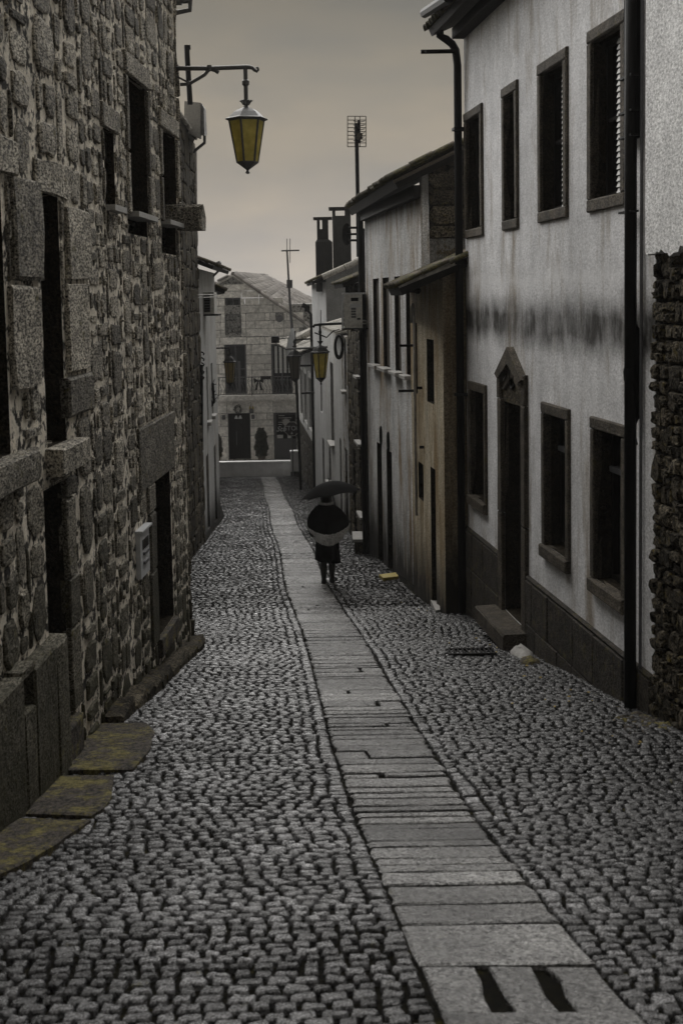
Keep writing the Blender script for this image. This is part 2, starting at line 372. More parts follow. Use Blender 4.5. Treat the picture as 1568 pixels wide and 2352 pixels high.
def place_range(x0,x1,y,wave,l,fine):
    ws=[]; 
    while sum(ws)<x1-x0-.05: ws.append(rng.uniform(.078,.125))
    k=(x1-x0)/max(sum(ws),.01); x=x0
    for wd in ws:
        wd*=k; cx=x+wd/2; cy=y+wave(cx)+rng.uniform(-.006,.006)
        z=G(cy)+rng.uniform(-.004,.005)+U(cx,cy)
        sw=(wd-rng.uniform(.014,.028))/.118; slx=l*rng.uniform(.9,1.03)/ .074
        tilt=math.atan(dgrad(cy))+rng.uniform(-.045,.045); yaw=rng.uniform(-.09,.09)
        M=Matrix.Translation((cx,cy,z))@Matrix.Rotation(yaw,4,'Z')@Matrix.Rotation(tilt,4,'X')@Matrix.Rotation(rng.uniform(-.05,.05),4,'Y')@Matrix.Diagonal((sw,slx,1,1))
        if fine: near.append((cy,cx,M,rng.randrange(len(variants))))
        else:
            vs,fs=sett(.118,.074,.05,.006,False); far.add([M@Vector(v) for v in vs],fs)
        x+=wd
y=3.9
while y<60.8:
    fine=y<19; l=rng.uniform(.062,.082) if y<30 else .10
    ph=rng.uniform(-.01,.01)
    wave=lambda x,y=y: .03*math.sin(x*1.7+y*.35)+.012*math.sin(x*4+y)
    c=strip_c(y)
    xl=XL(y)+.02; xr=XRt(y)-.02
    lim=y*.30+.6
    place_range(max(xl,-lim),c-HW-.007,y,wave,l-.009,fine)
    place_range(c+HW+.007,min(xr,lim),y,wave,l-.009,fine)
    y+=l+.007
near.sort(key=lambda q:q[0])
def inframe(cx,cy): return abs(cx/cy)<.262 and cy>4.45
vis=[q for q in near if inframe(q[1],q[0])]; ids=set(id(q) for q in vis[:300])
for q in near:
    if id(q) in ids:
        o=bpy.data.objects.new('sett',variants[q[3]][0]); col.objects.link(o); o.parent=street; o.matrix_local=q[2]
    else:
        me,vs,fs=variants[q[3]]; rest.add([q[2]@Vector(v) for v in vs],fs)
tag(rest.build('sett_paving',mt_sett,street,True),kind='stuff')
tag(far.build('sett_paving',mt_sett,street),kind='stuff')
# central run of granite slabs
def slab(poly,z0,h,name,mat,parent,inset=.015,top=.0,label=None,jz=.003):
    """poly: list of (x,y) on the ground; slab following the slope"""
    n=len(poly); vs=[];cx=sum(p[0] for p in poly)/n; cy=sum(p[1] for p in poly)/n
    tz=rng.uniform(-jz,jz)
    for k,dz in ((0,-h),(0,top-.008),(inset,top)):
        for (x,y) in poly:
            dx,dy=cx-x,cy-y; L=math.hypot(dx,dy) or 1
            xx=x+dx/L*k; yy=y+dy/L*k; vs.append((xx,yy,G(yy)+U(cx,cy)+z0+dz+tz))
    fs=[]
    for r in range(2):
        for i in range(n): a=r*n+i;b=r*n+(i+1)%n; fs.append((a,b,b+n,a+n))
    fs.append(tuple(range(2*n,3*n)))
    o=MB().add(vs,fs).build(name,mat,parent)
    if label: o['label']=label
    return o
def rect_poly(x0,x1,y0,y1,j=.008):
    q=[]
    for (xa,ya),(xb,yb) in (((x0,y0),(x1,y0)),((x1,y0),(x1,y1)),((x1,y1),(x0,y1)),((x0,y1),(x0,y0))):
        for t in (0,.33,.66): q.append((xa+(xb-xa)*t+rng.uniform(-j,j),ya+(yb-ya)*t+rng.uniform(-j,j)*.6))
    return q
def Yat(px,py): return gp(px,py).y
cnt=0
ya=Yat(1200,2326); yb=Yat(1180,2216); yc=Yat(1150,2120)
slabs=[(4.0,ya,None),(ya,yb,'slot'),(yb,yc,None)]
y=yc
while y<61:
    l=rng.choice([.13,.15,.17,.2,.24,.30]) if y<35 else rng.uniform(.3,.5)
    slabs.append((y,y+l,None)); y+=l
for y0,y1,k in slabs:
    ym=(y0+y1)/2; c=strip_c(ym); e0=.009+.014*rng.random(); sk=.0735
    def sh(poly): return [(x-(yy-ym)*sk,yy) for x,yy in poly]
    if k=='slot':
        for f0,f1 in ((0,.30),(.41,.62),(.73,1)):
            slab(sh(rect_poly(c-HW+2*HW*f0,c-HW+2*HW*f1,y0+.01,y1-.01,.018)),0,.05,'slab',mt_slab,street)
    else:
        if rng.random()<.05 and y0<30:
            f=rng.uniform(.3,.7); 
            for f0,f1 in ((0,f-.01),(f+.01,1)): slab(sh(rect_poly(c-HW+2*HW*f0+rng.uniform(0,.02),c-HW+2*HW*f1-rng.uniform(0,.02),y0+e0,y1-e0)),0,.05,'slab',mt_slab,street)
        else: slab(sh(rect_poly(c-HW+rng.uniform(-.005,.015),c+HW-rng.uniform(-.005,.015),y0+e0,y1-e0,.016)),0,.05,'slab',mt_slab,street)
# mossy stone slabs along the foot of the left wall
def gslab(pxs,h,lab,mat=mt_lichen,top=.03):
    poly=[]
    P=[gp(*p) for p in pxs]
    for a,b in zip(P,P[1:]+P[:1]):
        m=max(2,int((b-a).length/.15))
        for i in range(m):
            t=i/m; q=a.lerp(b,t); poly.append((q.x+rng.uniform(-.015,.015),q.y+rng.uniform(-.02,.02)))
    return slab(poly,0,h,'kerb_slab',mat,street,.03,top,lab)
gslab([(215,1668),(335,1666),(356,1690),(338,1735),(305,1775),(135,1778)],.08,'brown kerb slab with yellow moss at the foot of the left wall')
gslab([(130,1790),(262,1786),(250,1850),(215,1882),(60,1875)],.08,'dark kerb slab beside the left wall base')
gslab([(50,1884),(212,1890),(130,1945),(60,1985),(-60,2040),(-60,1950)],.08,'wide yellow mossed kerb slab nearest the camera')
# ------------------------------------------------------------------ generic building parts
def skin(W,s0,s1,zb,zt,ops,parent,mat,name='wall',back=4.5,o=0.,clos=True,seg=1.2,rev=None):
    """front wall with real openings and reveals; side and back walls close the body"""
    m=MB(); zb_=zb
    S={s0,s1}; Z={zt,zb_}
    x=s0
    while x<s1: S.add(round(x,4)); x+=seg
    for q in ops: S|={q[0],q[1]}; Z|={q[2],q[3]}
    S=sorted(v for v in S if s0<=v<=s1); Z=sorted(v for v in Z if zb_<=v<=zt)
    for a,b in zip(S,S[1:]):
        for c,d in zip(Z,Z[1:]):
            ma,mc=(a+b)/2,(c+d)/2
            if any(q[0]<ma<q[1] and q[2]<mc<q[3] for q in ops): continue
            m.quad(W.pt(a,c,o),W.pt(b,c,o),W.pt(b,d,o),W.pt(a,d,o))
    f0=len(m.f)
    for q in ops:
        a,b,c,d,dep=q[:5]
        m.quad(W.pt(a,c,o),W.pt(a,c,-dep),W.pt(a,d,-dep),W.pt(a,d,o)); m.quad(W.pt(b,c,o),W.pt(b,d,o),W.pt(b,d,-dep),W.pt(b,c,-dep))
        m.quad(W.pt(a,d,o),W.pt(b,d,o),W.pt(b,d,-dep),W.pt(a,d,-dep)); m.quad(W.pt(a,c,o),W.pt(a,c,-dep),W.pt(b,c,-dep),W.pt(b,c,o))
    f1=len(m.f)
    if clos:
        m.quad(W.pt(s0,zb_,o),W.pt(s0,zt,o),W.pt(s0,zt,-back),W.pt(s0,zb_,-back))
        m.quad(W.pt(s1,zb_,o),W.pt(s1,zb_,-back),W.pt(s1,zt,-back),W.pt(s1,zt,o))
        m.quad(W.pt(s0,zb_,-back),W.pt(s0,zt,-back),W.pt(s1,zt,-back),W.pt(s1,zb_,-back))
        m.quad(W.pt(s0,zt,o),W.pt(s0,zt,-back),W.pt(s1,zt,-back),W.pt(s1,zt,o))
    ob=m.build(name,mat,parent)
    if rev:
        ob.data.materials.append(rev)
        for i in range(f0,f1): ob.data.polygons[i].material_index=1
    return ob
def oprect(W,x0,x1,yt,yb,dep):
    """opening from pixels measured along its left image edge"""
    s0,z1=W.hit(x0,yt); _,z0=W.hit(x0,yb); s1,_=W.hit(x1,(yt+yb)/2)
    return [min(s0,s1),max(s0,s1),z0,z1,dep]
def pane(W,op,parent,mat,name='pane',o=None,inset=0):
    a,b,c,d,dep=op[:5]; o=-dep+.02 if o is None else o
    return MB().wbox(W,a+inset,b-inset,c+inset,d-inset,o-.03,o).build(name,mat,parent)
def casement(W,op,parent,fm,bars=1,hb=1,fw=.05,o=None,gm=None):
    """window object: glass with a frame child made of stiles and rails"""
    a,b,c,d,dep=op[:5]; o=-dep+.05 if o is None else o
    g=pane(W,op,parent,gm or mt_glass,'window',o-.03)
    m=MB(); 
    m.wbox(W,a,a+fw,c,d,o-.03,o+.02); m.wbox(W,b-fw,b,c,d,o-.03,o+.02); m.wbox(W,a+fw,b-fw,d-fw,d,o-.03,o+.018); m.wbox(W,a+fw,b-fw,c,c+fw,o-.03,o+.018)
    for i in range(bars): x=a+(b-a)*(i+1)/(bars+1); m.wbox(W,x-fw*.4,x+fw*.4,c+fw,d-fw,o-.03,o+.014)
    for i in range(hb): z=c+(d-c)*(i+1)/(hb+1); m.wbox(W,a+fw,b-fw,z-fw*.3,z+fw*.3,o-.03,o+.010)
    m.build('frame',fm,g)
    return g
def block(W,s0,s1,z0,z1,o0,o1,jit=.006,ch=.012):
    """bevelled dressed stone: back ring, front ring, inset front ring"""
    vs=[];
    def ring(k,o):
        out=[]
        for (a,z) in ((s0+k,z0+k),((s0+s1)/2,z0+k),(s1-k,z0+k),(s1-k,(z0+z1)/2),(s1-k,z1-k),((s0+s1)/2,z1-k),(s0+k,z1-k),(s0+k,(z0+z1)/2)):
            out.append(W.pt(a+rng.uniform(-jit,jit),z+rng.uniform(-jit,jit),o+rng.uniform(-jit,jit)*.5))
        return out
    vs=ring(0,o0)+ring(0,o1-ch)+ring(ch,o1); fs=[]
    for r in range(2):
        for i in range(8): a=r*8+i;b=r*8+(i+1)%8; fs.append((a,b,b+8,a+8))
    fs.append(tuple(range(16,24))); fs.append(tuple(range(8))[::-1])
    return vs,fs
def surround(W,op,parent,mat,fw,proud=.03,sill=None,lint=None,sillout=0,over=0.):
    """stone surround around an opening: lintel, sill and jambs as separate stones"""
    a,b,c,d,dep=op[:5]; lint=lint or fw; sill=sill or fw
    for nm,args in (('lintel',(a-fw-over,b+fw+over,d,d+lint,-.05,proud)),('sill',(a-fw-over,b+fw+over,c-sill,c,-.05,proud+sillout)),('jamb',(a-fw,a,c+.002,d-.002,-.05,proud-.002)),('jamb',(b,b+fw,c+.002,d-.002,-.05,proud-.002))):
        MB().add(*block(W,*args,jit=.004)).build(nm,mat,parent)
# rubble masonry
def subdivide(rects,holes,smin,smax,asp=1.0,r=rng):
    out=[];st=list(rects)
    while st:
        a,b,c,d=st.pop()
        if b-a<.035 or d-c<.035: continue
        cut=None;inside=False
        for (ha,hb,hc,hd) in holes:
            if ha<b-1e-4 and hb>a+1e-4 and hc<d-1e-4 and hd>c+1e-4:
                if ha<=a+1e-4 and hb>=b-1e-4 and hc<=c+1e-4 and hd>=d-1e-4: inside=True;break
                for v,ax in ((ha,0),(hb,0),(hc,1),(hd,1)):
                    if ax==0 and a+1e-4<v<b-1e-4: cut=(0,v);break
                    if ax==1 and c+1e-4<v<d-1e-4: cut=(1,v);break
                if cut: break
        if inside: continue
        if cut is None:
            t=r.uniform(smin,smax)
            if max((b-a)/asp,(d-c))<=t*1.15 : out.append((a,b,c,d)); continue
            f=r.uniform(.34,.66)
            cut=(0,a+(b-a)*f) if (b-a)/asp>(d-c) else (1,c+(d-c)*f)
        if cut[0]==0: st+=[(a,cut[1],c,d),(cut[1],b,c,d)]
        else: st+=[(a,b,c,cut[1]),(a,b,cut[1],d)]
    return out
def rstone(W,rc,h,gap,rough=1.):
    a,b,c,d=rc; a+=gap;b-=gap;c+=gap;d-=gap
    if b-a<.02 or d-c<.02: return None
    w_,h_=b-a,d-c; k=min(w_,h_); pts=[]
    cr=[rng.uniform(.08,.34)*k*rough for _ in range(4)]
    corners=((a,c,1,1),(b,c,-1,1),(b,d,-1,-1),(a,d,1,-1))
    for i,(x,z,dx,dz) in enumerate(corners):
        r_=cr[i]; p1=(x,z+dz*r_); p2=(x+dx*r_,z)
        if i in (0,2): pts+=[p1,p2]
        else: pts+=[p2,p1]
        nx=corners[(i+1)%4]; pts.append(((x+nx[0])/2+rng.uniform(-.06,.06)*k,(z+nx[1])/2+rng.uniform(-.06,.06)*k))
    j=.05*k*rough
    pts=[(x+rng.uniform(-j,j),z+rng.uniform(-j,j)) for x,z in pts]
    n=len(pts); cx=sum(p[0] for p in pts)/n; cz=sum(p[1] for p in pts)/n
    vs=[]
    tx,tz=rng.uniform(-.25,.25)*h,rng.uniform(-.25,.25)*h
    for kk,o in ((1.0,-.02),(.99,h*.55),(.86,h)):
        for x,z in pts: vs.append(W.pt(cx+(x-cx)*kk,cz+(z-cz)*kk,o+(rng.uniform(-.2,.2)*h+(x-cx)/w_*tx+(z-cz)/h_*tz if o>0 else 0)))
    vs.append(W.pt(cx,cz,h*rng.uniform(.9,1.25)))
    fs=[]
    for r in range(2):
        for i in range(n): q=r*n+i;q2=r*n+(i+1)%n; fs.append((q,q2,q2+n,q+n))
    for i in range(n): fs.append((2*n+i,2*n+(i+1)%n,3*n))
    return vs,fs
def masonry(W,rects,holes,parent,mat,smin,smax,h=.03,gap=.012,asp=1.2,limit=300,rough=1.,dfar=None):
    it=[]
    for rc in subdivide(rects,holes,smin,smax,asp):
        hh=h*rng.uniform(.6,1.4); q=rstone(W,rc,hh,gap*rng.uniform(.6,1.5),rough)
        if q:
            p=W.pt((rc[0]+rc[1])/2,(rc[2]+rc[3])/2); it.append(((rc[1]-rc[0])*(rc[3]-rc[2])/(p.y**2.6),)+q)
    pieces('stone',it,mat,parent,limit,'small_stones')
def tile_mesh(r,l,th=.014,seg=5):
    vs=[];fs=[]
    for yy,rr in ((0,r),(l,r*.86)):
        for q in (rr,rr-th):
            for k in range(seg+1):
                an=math.pi*k/seg; vs.append((math.cos(an)*q,yy,math.sin(an)*q*.8))
    n=seg+1
    for k in range(seg):
        fs.append((k,k+1,2*n+k+1,2*n+k)); fs.append((n+k+1,n+k,3*n+k,3*n+k+1)); fs.append((k+1,k,n+k,n+k+1)); 
    fs.append((0,2*n,3*n,n)); fs.append((n-1,2*n-1,4*n-1,3*n-1))
    return vs,fs
def roof(A,B,C,D,parent,mat,name='roof',pitch=.2,row=.34,th=.10,limit=300,soffit=mt_darkwood,jit=.02):
    """A,B eave corners, C,D ridge corners (B-C and A-D are verges)"""
    A,B,C,D=map(Vector,(A,B,C,D)); nrm=(B-A).cross(D-A).normalized()
    if nrm.z<0: nrm=-nrm
    m=MB(); m.hexa([p-nrm*th for p in (A,B,C,D)]+[A,B,C,D]); rf=m.build(name,soffit,parent)
    nu=max(1,int((B-A).length/pitch)); nv=max(1,int((D-A).length/row)); base=BASE[rf.name]
    vs,fs=tile_mesh(pitch*.50,row*1.12); me=bpy.data.meshes.new('tile'); me.from_pydata(vs,[],fs); me.materials.append(mat); me.polygons.foreach_set('use_smooth',[True]*len(fs)); me.update()
    L=[]
    for i in range(nu+1):
        for j in range(nv):
            u=min(max((i)/nu,.0),1); v=j/nv
            p=A.lerp(B,u).lerp(D.lerp(C,u),v); q=A.lerp(B,u).lerp(D.lerp(C,u),v+.02)
            up=(q-p).normalized(); sd=(B-A).normalized(); sd=(sd-up*sd.dot(up)).normalized(); nn=sd.cross(up); 
            if nn.z<0: sd=-sd; nn=-nn
            M=Matrix((sd,up,nn)).transposed().to_4x4(); M=Matrix.Translation(p+nn*(rng.uniform(0,jit))-up*.04-base)@M@Matrix.Rotation(rng.uniform(-.05,.05),4,'Z')@Matrix.Rotation(R(2.5),4,'X')
            L.append((p.length,M))
    L.sort(key=lambda t:t[0])
    for d,M in L[:limit]:
        o=bpy.data.objects.new('tile',me); col.objects.link(o); o.parent=rf; o.matrix_local=M
    if len(L)>limit:
        m=MB()
        for d,M in L[limit:]: m.add([M@Vector(v)+base for v in vs],fs)
        tag(m.build('tiles_rest',mat,rf),kind='stuff')
    return rf
# ------------------------------------------------------------------ left rubble house (nearest, left)
WL=Wall(-2.47+.04*3,3.,-2.47+.04*15.44,15.44,-1); WLL=WL.L
L1=thing('stone_house','rubble granite house with pale mortar veins along the whole left side of the street','house',WL.pt(WLL/2,G(9),-2))
opB=oprect(WL,87,143,440,1040,.34); opA=oprect(WL,-90,13,372,1090,.34)
opC=oprect(WL,100,152,1128,1712,.45); opE=oprect(WL,351,396,1108,1485,.55)
ow1=oprect(WL,237,263,292,468,.4); ow2=oprect(WL,289,336,168,482,.4); ow3=oprect(WL,368,404,292,502,.4)
n2=oprect(WL,293,338,490,535,.12); n3=oprect(WL,370,404,508,580,.12)
vent=oprect(WL,10,38,1549,1642,.2)
topz=3.95; botz=G(16)-.6
holesL=[opA,opB,opC,opE,ow1,ow2,ow3,n2,n3]
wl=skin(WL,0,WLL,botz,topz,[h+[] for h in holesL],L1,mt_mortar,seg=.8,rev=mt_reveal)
# dressed pieces
def stone(W,args,mat,parent,name='stone',**k): return MB().add(*block(W,*args,**k)).build(name,mat,parent)
def sz(W,x0,x1,yt,yb): q=oprect(W,x0,x1,yt,yb,0); return q[0],q[1],q[2],q[3]
dressed=[]
def dress(x0,x1,yt,yb,pr,name='stone',jit=.008,mat=None):
    a=sz(WL,x0,x1,yt,yb); dressed.append(a); stone(WL,(a[0],a[1],a[2],a[3],-.03,pr),mat or mt_rubble,wl,name,jit=jit,ch=.015); return a
# windows as parts
def lwin(op,kind='window'):
    a,b,c,d,dep=op
    g=MB().wbox(WL,a+.005,b-.005,c+.005,d-.005,-dep+.0,-dep+.03).build(kind,mt_dark,L1)
    return g
gA=lwin(opA); gB=lwin(opB); lwin(ow1); lwin(ow2); lwin(ow3)
for g,op in ((gA,opA),(gB,opB)):
    a,b,c,d,dep=op; m=MB(); m.wbox(WL,a+.01,a+.05,c+.02,d-.02,-.16,-.09); m.wbox(WL,b-.06,b-.01,c+.02,d-.02,-dep+.04,-dep+.10); m.wbox(WL,a+.05,b-.06,d-.10,d-.02,-dep+.04,-dep+.09); m.build('frame',mt_whitepipe,g)
    m=MB(); m.wbox(WL,a+.10,b-.08,c+.03,d-.1,-dep+.04,-dep+.075); m.build('shutter',mt_dark,g)
    q=(a-.06,b+.22,c-.20,c+.0); stone(WL,(q[0],q[1],q[2],q[3],-.32,.13),mt_rubble,g,'sill'); dressed.append(q)
    q=(a-.10,b+.30,d+.0,d+.24); stone(WL,(q[0],q[1],q[2],q[3],-.3,.035),mt_rubble,g,'lintel',jit=.018); dressed.append(q)
for op,s_ in ((ow1,1),(ow2,1),(ow3,1)):
    a,b,c,d,dep=op
    q=(a-.02,b+.06,c-.05,c+.0); MB().wbox(WL,q[0],q[1],q[2],q[3],-.1,.09).build('sill',mt_concrete,wl); dressed.append((q[0],q[1],q[2]-.0,q[3]))
    q=(a-.12,b+.14,d,d+.20); stone(WL,(q[0],q[1],q[2],q[3],-.05,.035),mt_rubble,wl,'lintel'); dressed.append(q)
a,b,c,d,_=ow2; 
for q in ((a-.13,a-.01,c-.02,c+.55),(a-.13,a-.01,c+.57,d-.02),(b+.01,b+.13,c-.02,c+.4),(b+.01,b+.12,c+.42,d-.02)): dressed.append(q); stone(WL,q+(-.03,.03),mt_rubble,wl)
a,b,c,d,_=ow3
for q in ((a-.12,a-.01,c-.02,c+.45),(a-.12,a-.01,c+.47,d-.02),(b+.01,b+.16,c+.3,d-.02)): dressed.append(q); stone(WL,q+(-.03,.03),mt_rubble,wl)
# doors
dC=MB().wbox(WL,opC[0]+.02,opC[1]-.02,opC[2]+.02,opC[3]-.02,-.43,-.38).build('door',mt_dark,L1)
stone(WL,(opC[0]-.14,opC[1]+.32,opC[3]+.0,opC[3]+.02,-.03,.0),mt_rubble,wl,'lintel')
for q in ((opC[1]+.0,opC[1]+.26,opC[2],opC[2]+.62),(opC[1]+.0,opC[1]+.30,opC[2]+.64,opC[2]+1.0),(opC[1]+.0,opC[1]+.24,opC[2]+1.02,opC[2]+1.6),(opC[1],opC[1]+.33,opC[2]+1.62,opC[3])): dressed.append(q); stone(WL,q+(-.03,.045),mt_rubble,wl)
dE=MB().wbox(WL,opE[0]+.02,opE[1]-.02,opE[2]+.02,opE[3]-.02,-.53,-.48).build('door',mt_darkwood,L1)
for k in range(5): 
    x=opE[0]+.04+k*(opE[1]-opE[0]-.08)/5; MB().wbox(WL,x+.01,x+(opE[1]-opE[0]-.08)/5-.01,opE[2]+.05,opE[3]-.05,-.479,-.46).build('board',mt_darkwood,dE)
for q in ((opE[0]-.34,opE[0],opE[2],opE[2]+.75),(opE[0]-.30,opE[0],opE[2]+.77,opE[2]+1.35),(opE[0]-.36,opE[0],opE[2]+1.37,opE[3]),(opE[0]-.75,opE[1]+.22,opE[3],opE[3]+.62)): dressed.append(q); stone(WL,q+(-.03,.03),mt_rubble,wl)
stone(WL,(opE[0]-.02,opE[1]+.02,opE[2]-.2,opE[2]+.0,-.5,.06),mt_lichen,wl,'doorstep')
stone(WL,(opC[0]-.1,opC[1]+.05,opC[2]-.3,opC[2]-.02,-.4,.10),mt_lichen,wl,'doorstep')
# protruding plinth with a vent hole at the near end
a0=sz(WL,-300,128,1440,2100); pz=WL.hit(60,1508)[1]
q=vent
for nm,ar in (('stone',(a0[0],q[0]-.01,botz+1.2,pz)),('stone',(q[0],q[1],q[3]+.01,pz)),('stone',(q[0],q[1],botz+1.2,q[2]-.01)),('stone',(q[1]+.01,q[1]+.55,botz+1.2,pz-.01)),('stone',(q[1]+.56,a0[1],botz+1.2,pz-.015))):
    stone(WL,ar+(-.02,.13),mt_rubble,wl,nm,jit=.012)
dressed.append((a0[0],a0[1],botz,pz))
dressB=[dress(16,86,400,640,.05,jit=.02),dress(16,84,660,900,.04,jit=.02),dress(145,200,470,640,.04,jit=.02),dress(146,198,650,860,.035),dress(146,205,870,960,.05)]
dressed.append(sz(WL,300,338,1218,1345))
hl=[tuple(h[:4]) for h in holesL]+[tuple(x[:4]) for x in dressed]
sB=WL.sx(200,900)
masonry(WL,[(1.2,sB,botz+.8,topz),],hl,wl,mt_rubble,.20,.66,.020,.034,1.3,170)
masonry(WL,[(sB,WLL,botz+.4,topz)],hl,wl,mt_rubble,.10,.46,.016,.026,1.2,300)
# corner quoins facing the gap
e=MB()
WE=Wall(WL.pt(WLL,0).x-4.6,WL.pt(WLL,0).y+.0,WL.pt(WLL,0).x,WL.pt(WLL,0).y,-1)
rngk=rng
z=botz+.4
while z<topz: 
    h_=rng.uniform(.2,.42); stone(WL,(WLL-rng.uniform(.0,.02),WLL+rng.uniform(.015,.05),z,z+h_-.02,-.4,rng.uniform(.0,.04)),mt_rubble,wl,jit=.02); z+=h_
# roof of the stone house
za=topz; A=WL.pt(-.3,za,.15);B=WL.pt(WLL+.05,za,.15);C_=WL.pt(WLL+.05,za+1.3,-2.6);D_=WL.pt(-.3,za+1.3,-2.6)
roof(A,B,C_,D_,L1,mt_tile,limit=40)
# things on it
m=thing('meter_box','white enamel meter box fixed low on the rubble wall beside the dark doorway','meter box',WL.pt(*WL.hit(320,1335)))
a=sz(WL,311,334,1225,1335); 
MB().wbox(WL,a[0],a[1],a[2],a[3],-.02,.045).build('case',mt_white,m)
MB().wbox(WL,a[0]-.02,a[1]+.03,a[3],a[3]+.02,.0,.075).build('cover',mt_white,m)
MB().wbox(WL,a[0]+.10,a[1]-.06,a[2]+.36,a[3]-.18,.045,.052).build('window',mt_glass,m)
for k in (0,1): MB().wbox(WL,a[0]+.12,a[1]-.12,a[2]+.12+.09*k,a[2]+.15+.09*k,.045,.065).build('latch',mt_greyiron,m)
k=thing('corbel','dark projecting stone corbel jutting from the corner of the rubble house','corbel',WL.pt(WLL,WL.hit(440,500)[1]))
p=at(430,530,15.4); q=at(467,470,15.4)
vs,fs=block(Wall(p.x-.25,15.2,q.x,15.2,-1),0,q.x-p.x+.25,p.z,q.z,-.35,.0,.02,.03)
MB().add(vs,fs).build('stone',mt_rubble,k)
ks=MB()
kk=thing('kerb','low dark mossy stone kerb running along the foot of the rubble wall','kerb',WL.pt(10,G(13)))
s=WL.sx(236,1650)
while s<WLL-.05:
    l=rng.uniform(.3,.6); l=min(l,WLL-s); y_=WL.pt(s+l/2,0).y; zz=G(y_)
    stone(WL,(s,s+l-.02,zz-.1,zz+.11,0.,.17),mt_darkstone,kk,jit=.015,ch=.03); s+=l
# gutter end at the top of the wall
g=thing('gutter','grey eaves gutter with cranked downpipe at the top of the rubble house','gutter',at(420,10,15.6))
MB().tube([at(x,y,15.6) for x,y in ((398,2),(418,2))],.05).build('gutter_trough',mt_zinc,g)
MB().tube([at(x,y,15.6) for x,y in ((414,-12),(414,3),(430,3),(430,-30))],.045).build('bracket',mt_zinc,g)
MB().tube([at(x,y,15.6) for x,y in ((437,-10),(436,23),(400,30))],.03).build('downpipe',mt_zinc,g)

# ------------------------------------------------------------------ left second house (stone, narrow strip) and third (pale plaster)
W2=Wall(-2.4-.03*16.4,16.4,-2.4-.03*31,31,-1)
L2=thing('stone_house','dark stone house seen edge-on just beyond the rubble house','house',W2.pt(7,G(24),-2))
z2t=W2.hit(449,322)[1]; 
z2t=at(449,322,30.5).z
w2=skin(W2,0,W2.L,G(31)-.6,z2t,[],L2,mt_mortard,seg=1.5)
masonry(W2,[(6,W2.L,G(31)-.3,z2t)],[],w2,mt_darkstone,.3,.75,.03,.012,1.3,200)
zr=z2t
roof(W2.pt(6,zr,.06),W2.pt(W2.L-.6,zr,.06),W2.pt(W2.L-.6,zr+1.3,-2.5),W2.pt(6,zr+1.3,-2.5),L2,mt_tilep,limit=120)
g=thing('gutter','boxed pale eaves end with gutter on the second left house, below the lantern arm','eaves',at(450,300,29.8))
MB().hexa([at(x,y,Y) for Y in (28.6,) for x,y in ((425,297),(460,318),(460,318),(425,297))][:0] or [at(422,300,28.8),at(461,320,28.8),at(463,318,30.2),at(424,298,30.2),at(424,232,28.8),at(461,236,28.8),at(466,240,30.2),at(424,236,30.2)]).build('fascia',mt_concrete,g)
MB().hexa([at(463,311,28.8),at(470,312,28.8),at(476,310,30.2),at(466,309,30.2),at(462,236,28.8),at(468,246,28.8),at(473,252,30.2),at(466,244,30.2)]).build('gutter_trough',mt_zinc,g)
MB().tube([at(x,y,29.7) for x,y in ((470,308),(470,328),(448,346),(447,352))],.035).build('downpipe',mt_zinc,g)
p=thing('downpipe','long pale downpipe down the corner of the second left house','pipe',at(455,900,30.9))
MB().tube([at(x,y,30.85) for x,y in ((447,345),(450,700),(456,900),(461,1225))],.055).build('pipe',mt_whitepipe,p)
p=thing('service_pipe','black conduit with side brackets on the second left house, below the white rods','pipe',at(461,900,30.7))
MB().tube([at(x,y,30.6) for x,y in ((452,838),(463,838),(463,1015))],.04).build('pipe',mt_iron,p)
for yy in (790,803,815,832,845): MB().tube([at(463,yy+18,30.5),at(469,yy+22,30.5),at(467,yy+26,30.5)],.018,6).build('insulator',mt_iron,p)
mst=thing('antenna_mast','black roof pole with a hooked top rising behind the lantern arm','mast',at(433,235,27))
MB().tube([at(429,104,27),at(430,128,27),at(437,240,27)],.055).build('pole',mt_iron,mst)
MB().tube([at(429,106,27),at(436,105,27),at(436,113,27),at(433,112,27)],.025,6).build('hook',mt_iron,mst)

W3=Wall(-2.43-.03*31.05,31.05,-2.43-.03*37.5,37.5,-1)
mt_pl3=plaster('left pale plaster',(.42,.42,.41),(.55,.55,.54),.4,.15,(.25,.2,.14),None,(G(34)+.2,.7))
L3=thing('plaster_house','narrow pale plaster house on the left with a small AC unit above its slit windows','house',W3.pt(3,G(34),-2))
z3=at(485,625,36).z
ops=[oprect(W3,473.,475.5,850,1060,.15),oprect(W3,480,483,770,1040,.15),oprect(W3,483,488,1240,1340,.2)]
ops=[[2.2,2.8,G(34)+2.9,G(34)+4.3,.15],[4.0,4.7,G(34)+2.9,G(34)+4.3,.15],[1.4,2.2,G(34)+.2,G(34)+2.1,.2],[4.3,5.1,G(35),G(35)+2.1,.2]]
skin(W3,0,W3.L,G(38)-.5,z3,ops,L3,mt_pl3)
for op in ops: casement(W3,op,L3,mt_whitepaint if op[2]>G(34)+2 else mt_darkwood)
for op in ops[:2]: MB().wbox(W3,op[0]-.08,op[1]+.08,op[2]-.09,op[2],0,.1).build('sill',mt_concrete,L3)
z=z3
roof(W3.pt(-.2,z+.05,.42),W3.pt(W3.L+.1,z+.05,.42),W3.pt(W3.L+.1,z+1.0,-2),W3.pt(-.2,z+1.0,-2),L3,mt_tile,limit=120,row=.3)
g=thing('gutter','hanging gutter and cranked pipe under the eaves of the pale plaster house on the left','gutter',at(500,600,37))
MB().tube([at(x,y,36.9) for x,y in ((497,604),(508,606))],.05).build('gutter_trough',mt_zinc,g)
MB().tube([at(x,y,36.9) for x,y in ((503,600),(502,622),(485,640),(485,1190))],.035).build('downpipe',mt_zinc,g)
